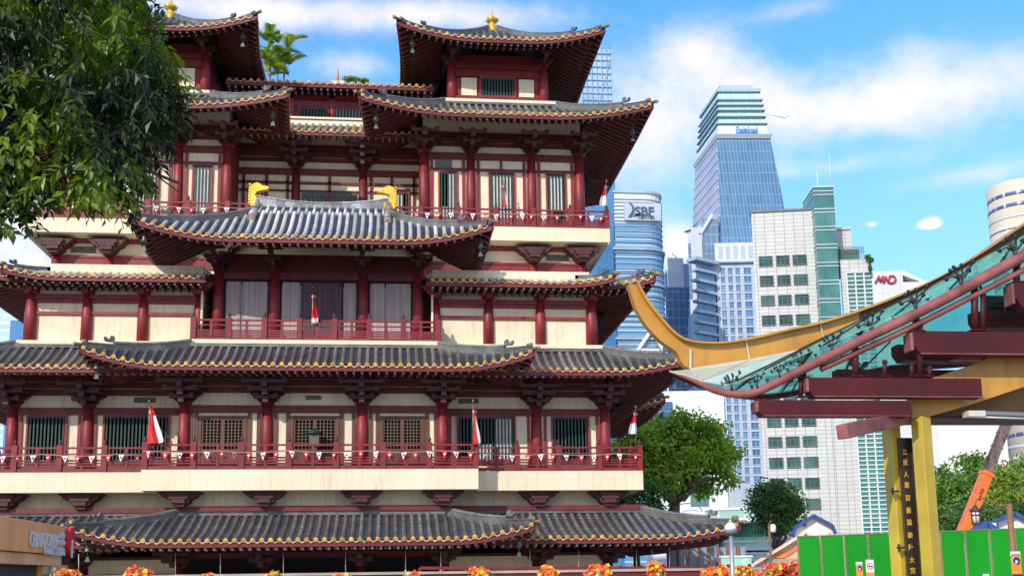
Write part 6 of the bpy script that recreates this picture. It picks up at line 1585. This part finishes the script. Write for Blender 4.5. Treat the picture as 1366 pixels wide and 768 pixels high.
# parking signs
orange = mat('orange sign face', (.85,.30,.03), .5); blue = mat('navy sign disc', (.015,.03,.16), .5)
def disc(g, c, r, mi, n=20, d=.01): g.prism([Vector(c)+Vector((r*cos(2*pi*k/n), 0, r*sin(2*pi*k/n))) for k in range(n)], (0, -d, 0), mi)
def psign(px, y0, y1, w, Y, label, kind):
    A = at(px-w/2, y0, Y); C = at(px+w/2, y1, Y); X = (A.x+C.x)/2; o = thing('street_sign', (X, Y, 0), label, 'sign')
    g = G(); g.tube([(X, Y+.04, 0), (X, Y+.04, A.z)], .03, 8); g.build('pole', M['pole'], o)
    W = C.x-A.x; g = G(); H = A.z-C.z
    if kind == 'P':
        g.box(A.x, C.x, Y-.01, Y+.01, A.z-H*.16, A.z, 1); g.box(A.x, C.x, Y-.01, Y+.01, C.z, A.z-H*.17, 0); r = min(W, H)*.36; cc = (X, Y-.012, A.z-H*.17-r*1.25)
        disc(g, cc, r*1.08, 1); disc(g, (X, Y-.024, cc[2]), r, 2); text_geo(g, 'P', (X-r*.08, Y-.04, cc[2]-r*.5), (1,0,0), (0,0,1), r*1.45, .004, 1, .04); text_geo(g, 'ALL DAY', (X, Y-.015, A.z-H*.13), (1,0,0), (0,0,1), W*.16, .004, 3, .02) if w < 14 else text_geo(g, '24 HOURS', (X, Y-.015, A.z-H*.13), (1,0,0), (0,0,1), H*.13, .004, 3, .02, fitw=W*.85)
        g.box(A.x, C.x, Y-.016, Y-.011, C.z, C.z+H*.12, 2)
    elif kind == 'no':
        g.box(A.x, C.x, Y-.01, Y+.01, C.z+H*.30, A.z, 1); g.box(A.x, C.x, Y-.01, Y+.01, C.z, C.z+H*.28, 0); r = W*.40; cz = C.z+H*.65
        disc(g, (X, Y-.012, cz), r, 4); disc(g, (X, Y-.024, cz), r*.78, 1); g.obox((X, Y-.04, cz), (r*.6, 0, 0), (0, .004, 0), (0, 0, r*.12), 3); disc(g, (X-r*.35, Y-.036, cz-r*.15), r*.16, 3); disc(g, (X+r*.35, Y-.036, cz-r*.15), r*.16, 3)
        g.beam((X-r*.6, Y-.05, cz+r*.6), (X+r*.6, Y-.05, cz-r*.6), .01, r*.18, 4, up=(0,1,0))
    else:
        g.box(A.x, C.x, Y-.01, Y+.01, C.z, A.z, 1); disc(g, (X, Y-.012, A.z-H*.5), W*.36, 2)
    g.build('panel', [orange, M['white'], blue, M['dark'], M['flagred']], o)
psign(1146.5, 749, 772, 10, 30, 'narrow orange parking sign with white P, left of the no-entry roundel', 'P')
psign(1160.5, 746, 770, 12, 30, 'white prohibition sign with a red ring beside the left yellow post', 'no')
psign(1355.5, 735, 769, 16, 24, 'larger orange parking sign with white P at the right edge', 'P')
psign(1315.5, 765, 776, 9, 26, 'small white sign with blue disc peeping over the bottom edge', 'dot')
# crane
Yc = 58; orc = mat('orange crane paint', (.88,.20,.015), .42, col2=(.72,.13,.01), scale=2, streak=.3, coat=.3); dkc = mat('dark weathered boom steel', (.06,.035,.028), .55, col2=(.20,.14,.11), scale=3, stretch=(1,1,.5))
q0, q1, q2, q3 = at(1278, 725, Yc), at(1316, 632, Yc), at(1343, 565, Yc), at(1385, 455, Yc)
q00 = q0-(q1-q0).normalized()*2.2
o = thing('crane', (q00.x, Yc, 0), 'mobile crane with a raised orange boom and dark telescopic section', 'crane')
g = G(); upc = Vector((0,1,0)); g.beam(q00, q1, .54, .56, 0, up=upc)
dirc = (q1-q0).normalized(); prp = Vector((dirc.z, 0, -dirc.x))
for k in range(5): g.beam(q00+dirc*(k*1.15)+prp*.1, q00+dirc*(k*1.15+.5)+prp*.04, .28, .60, 0, up=upc)
g.obox(q1, prp*.32, upc*.34, dirc*.10); bm = g.build('boom', orc, o, bevel=.02)
g = G(); mid = q0.lerp(q1, .70)-Vector((0,.32,0)); text_geo(g, 'KATO', mid, -Vector((dirc.x,0,dirc.z))*-1, Vector((-dirc.z,0,dirc.x)), .24, .01, 0, .01, fitw=.7)
g.build('lettering', M['dark'], bm)
g = G(); g.beam(q1, q3, .44, .44, 0, up=upc); g.beam(q1+prp*.30, q3+prp*.22, .05, .05, 0); g.beam(q1-prp*.30, q3-prp*.22, .05, .05, 0)
for k in range(10): s_ = q1.lerp(q3, k/10); g.obox(s_, prp*.26, upc*.24, dirc*.05)
g.build('telescopic_section', dkc, o)
g = G(); g.box(q00.x-1.6, q00.x+1.6, Yc-1.3, Yc+1.3, .9, 2.2); g.build('carrier', orc, o, bevel=.05)
g = G(); g.box(q00.x-2.6, q00.x-1.2, Yc-1.2, Yc+.2, 1.0, 2.7); g.build('cab', orc, o, bevel=.08)
for sx in (-1.3, -.4, .9):
    for sy in (-1.2, 1.2): g = G(); g.tube([(q00.x+sx, Yc+sy-.15, .5), (q00.x+sx, Yc+sy+.15, .5)], .5, 18); g.build('wheel', blackm, o)
# peach gabled shophouse and blue-roofed house behind it
peach = mat('peach plaster', (.78,.48,.32), .7, col2=(.70,.42,.28), scale=.8, streak=.2); orw = mat('orange painted band', (.80,.25,.06), .6); greyp = mat('weathered grey boards', (.38,.33,.30), .8, scale=2, stretch=(3,3,.3)); bluet = mat('blue roof trim', (.03,.09,.28), .5, scale=4)
Yh = 60
def gable(label, pts, Y, depth, m_, trim, trimw, name='shophouse', roofm=None, extra=None):
    P = [at(x, y, Y) for x, y in pts]; c = P[0]; xs = [p.x for p in P]
    o = thing(name, ((min(xs)+max(xs))/2, Y, 0), label, 'house')
    pk = max(range(len(P)), key=lambda i: P[i].z); g = G(); base = [Vector((P[-1].x, Y, 0)), Vector((P[0].x, Y, 0))]
    D = Vector((P[0].x, Y, 0)).normalized()*depth; g.prism(P+base, D); g.build('wall', m_, o)
    r = G(); f_ = roofm or trim
    for i in range(len(P)-1):
        a, b_ = P[i], P[i+1]; up_ = Vector((0,0,.12)); r.add([a+up_*.3+Vector((0,-.35,0)), b_+up_*.3+Vector((0,-.35,0)), b_+up_*.3+D, a+up_*.3+D], [(0,1,2,3)], 0)
        r.beam(a+Vector((0,-.3,.0)), b_+Vector((0,-.3,.0)), .12, trimw*.7)
    r.build('roof', trim, o)
    return o, P
o, P = gable('peach gabled shophouse with an orange wave band, left of the green hoarding', [(985, 770), (1003, 752), (1072, 710), (1090, 721)], Yh, 8, peach, mat('pale peach verge', (.85,.62,.48), .6), .22)
g = G(); pts = [(1003+k*7.0, 741-5*sin(k*.75)-k*1.6) for k in range(10)]
A_ = [at(x, y, Yh-.06) for x, y in pts]; B_ = [at(x, y+8-abs(k-5)*.6, Yh-.06) for k, (x, y) in enumerate(pts)]
A_ = A_[4:]; B_ = B_[4:]
for i in range(len(A_)-1): g.add([A_[i], A_[i+1], B_[i+1], B_[i]], [(0,1,2,3)])
g.build('orange_band', orw, o)
g = G(); a = at(1022, 745, Yh-.05); c = at(1068, 768, Yh-.05); g.box(a.x, c.x, Yh-.07, Yh-.02, 0, a.z); g.build('boarded_front', greyp, o)
o, P = gable('white gabled house with dark blue roof edges above the peach shophouse', [(1055, 716), (1058, 704), (1083, 687.5), (1108, 701), (1112, 712)], 64, 8, M['white'], bluet, .26)
g = G(); a, c = at(1072, 696, 63.9), at(1076, 702, 63.9); g.box(a.x, c.x, 63.85, 63.95, c.z, a.z); g.build('vent', frameg, o)
for (x, lab) in ((1116, 'left'), (1146, 'right')): pass
o, P = gable('low peach gable right of the white blue-roofed house', [(1091, 722), (1104, 711), (1116, 721)], 61, 6, peach, mat('pale verge', (.82,.58,.45), .6), .2)
o, P = gable('large white gabled house with dark blue roof edges at the right edge', [(1286, 712), (1300, 706), (1349, 684), (1400, 712)], 52, 9, M['white'], bluet, .24)
g = G(); g.prism([at(x, y, 51.9) for x, y in [(1306, 708), (1322, 699), (1322, 708)]], (0,-.05,0)); g.build('orange_panel', orw, o)
dm = G(); a, c = at(1319, 694, 51.2), at(1333, 712, 51.2); dm.box(a.x, c.x, 51.2, 51.9, c.z, a.z); d_ = dm.build('dormer', bluet, o)
dm = G(); a, c = at(1323, 697, 51.1), at(1330, 707, 51.1); dm.box(a.x, c.x, 51.12, 51.19, c.z, a.z); dm.build('window', M['white'], d_)
o, P = gable('small blue and white gable between the crane and the large white gable', [(1280, 716), (1292, 708), (1313, 698), (1330, 710)], 50, 5, M['white'], bluet, .3)
# corrugated fence, mint barrier, posts at the temple's right end
corr = mat('blue grey corrugated sheet', (.40,.46,.54), .5, .2, col2=(.30,.36,.44), scale=2, stretch=(6,6,.4)); mint = mat('mint green barrier', (.42,.72,.58), .5, scale=2)
o = thing('corrugated_fence', tuple(at(950, 765, 62).xy)+(0,), 'blue grey corrugated fence with rusty posts right of the temple', 'fence')
for k in range(8):
    x0 = 892+k*13; A = at(x0, 729, 62); C = at(x0+13, 765, 62); g = G(); n_ = 10
    vs = []
    for i in range(n_*2+1): x = A.x+(C.x-A.x)*i/(n_*2); vs += [(x, 62+.03*(i % 2), .1), (x, 62+.03*(i % 2), A.z)]
    g.add(vs, [(2*i, 2*i+2, 2*i+3, 2*i+1) for i in range(n_*2)], 0); g.build('sheet', corr, o)
    g = G(); g.box(A.x-.06, A.x+.06, 61.85, 61.97, 0, A.z+.1); g.build('post', mat('rusty post', (.30,.13,.08), .7, scale=5) if k == 0 else bpy.data.materials['rusty post'], o)
A, C = at(962, 743, 50), at(1003, 757, 50); o = thing('barrier', ((A.x+C.x)/2, 50, 0), 'plain mint green barrier panel behind the orange flowers', 'barrier')
g = G(); g.box(A.x, C.x, 50, 50.12, .1, A.z); g.build('panel', mint, o); g = G(); g.box(A.x-.05, C.x+.05, 49.95, 50.17, A.z, A.z+.08); g.build('top_cap', M['white'], o)
A, C = at(1009, 755, 47), at(1021, 768, 47); o = thing('bin', ((A.x+C.x)/2, 47, 0), 'blue plastic bin behind the flowers near the peach gable', 'bin')
g = G(); g.box(A.x, C.x, 47, 47.5, .1, A.z-.12); g.build('body', mat('blue plastic', (.02,.12,.42), .5), o, bevel=.04); g = G(); g.box(A.x-.04, C.x+.04, 46.95, 47.55, A.z-.11, A.z); g.build('lid', bpy.data.materials['blue plastic'], o, bevel=.03)
# rain chains hanging from the lowest eaves
for i, (x, y0, y1) in enumerate([(28, 735, 766), (105, 738, 764), (234, 738, 766), (294, 737, 766), (378, 736, 765), (461, 736, 764), (541, 735, 760), (588, 735, 760), (707, 728, 757), (772, 732, 755), (849, 732, 757), (870, 732, 757), (893, 730, 757), (914, 728, 757)]):
    Y = 51.0 if 105 <= x <= 700 else 52.0; a, c = at(x, y0, Y), at(x, y1, Y)
    o = thing('rain_chain', (a.x, Y, c.z), 'thin pale rain chain hanging from the lowest temple eave', 'rain chain', 'rain chains hanging from the lowest eave')
    g = G(); g.tube([a, c], .018, 6); g.build('chain', paleflash, o)
    g = G(); g.lathe((c.x, Y, c.z-.08), [(.05,0),(.06,.05),(.03,.1)], 8); g.build('weight', paleflash, o)
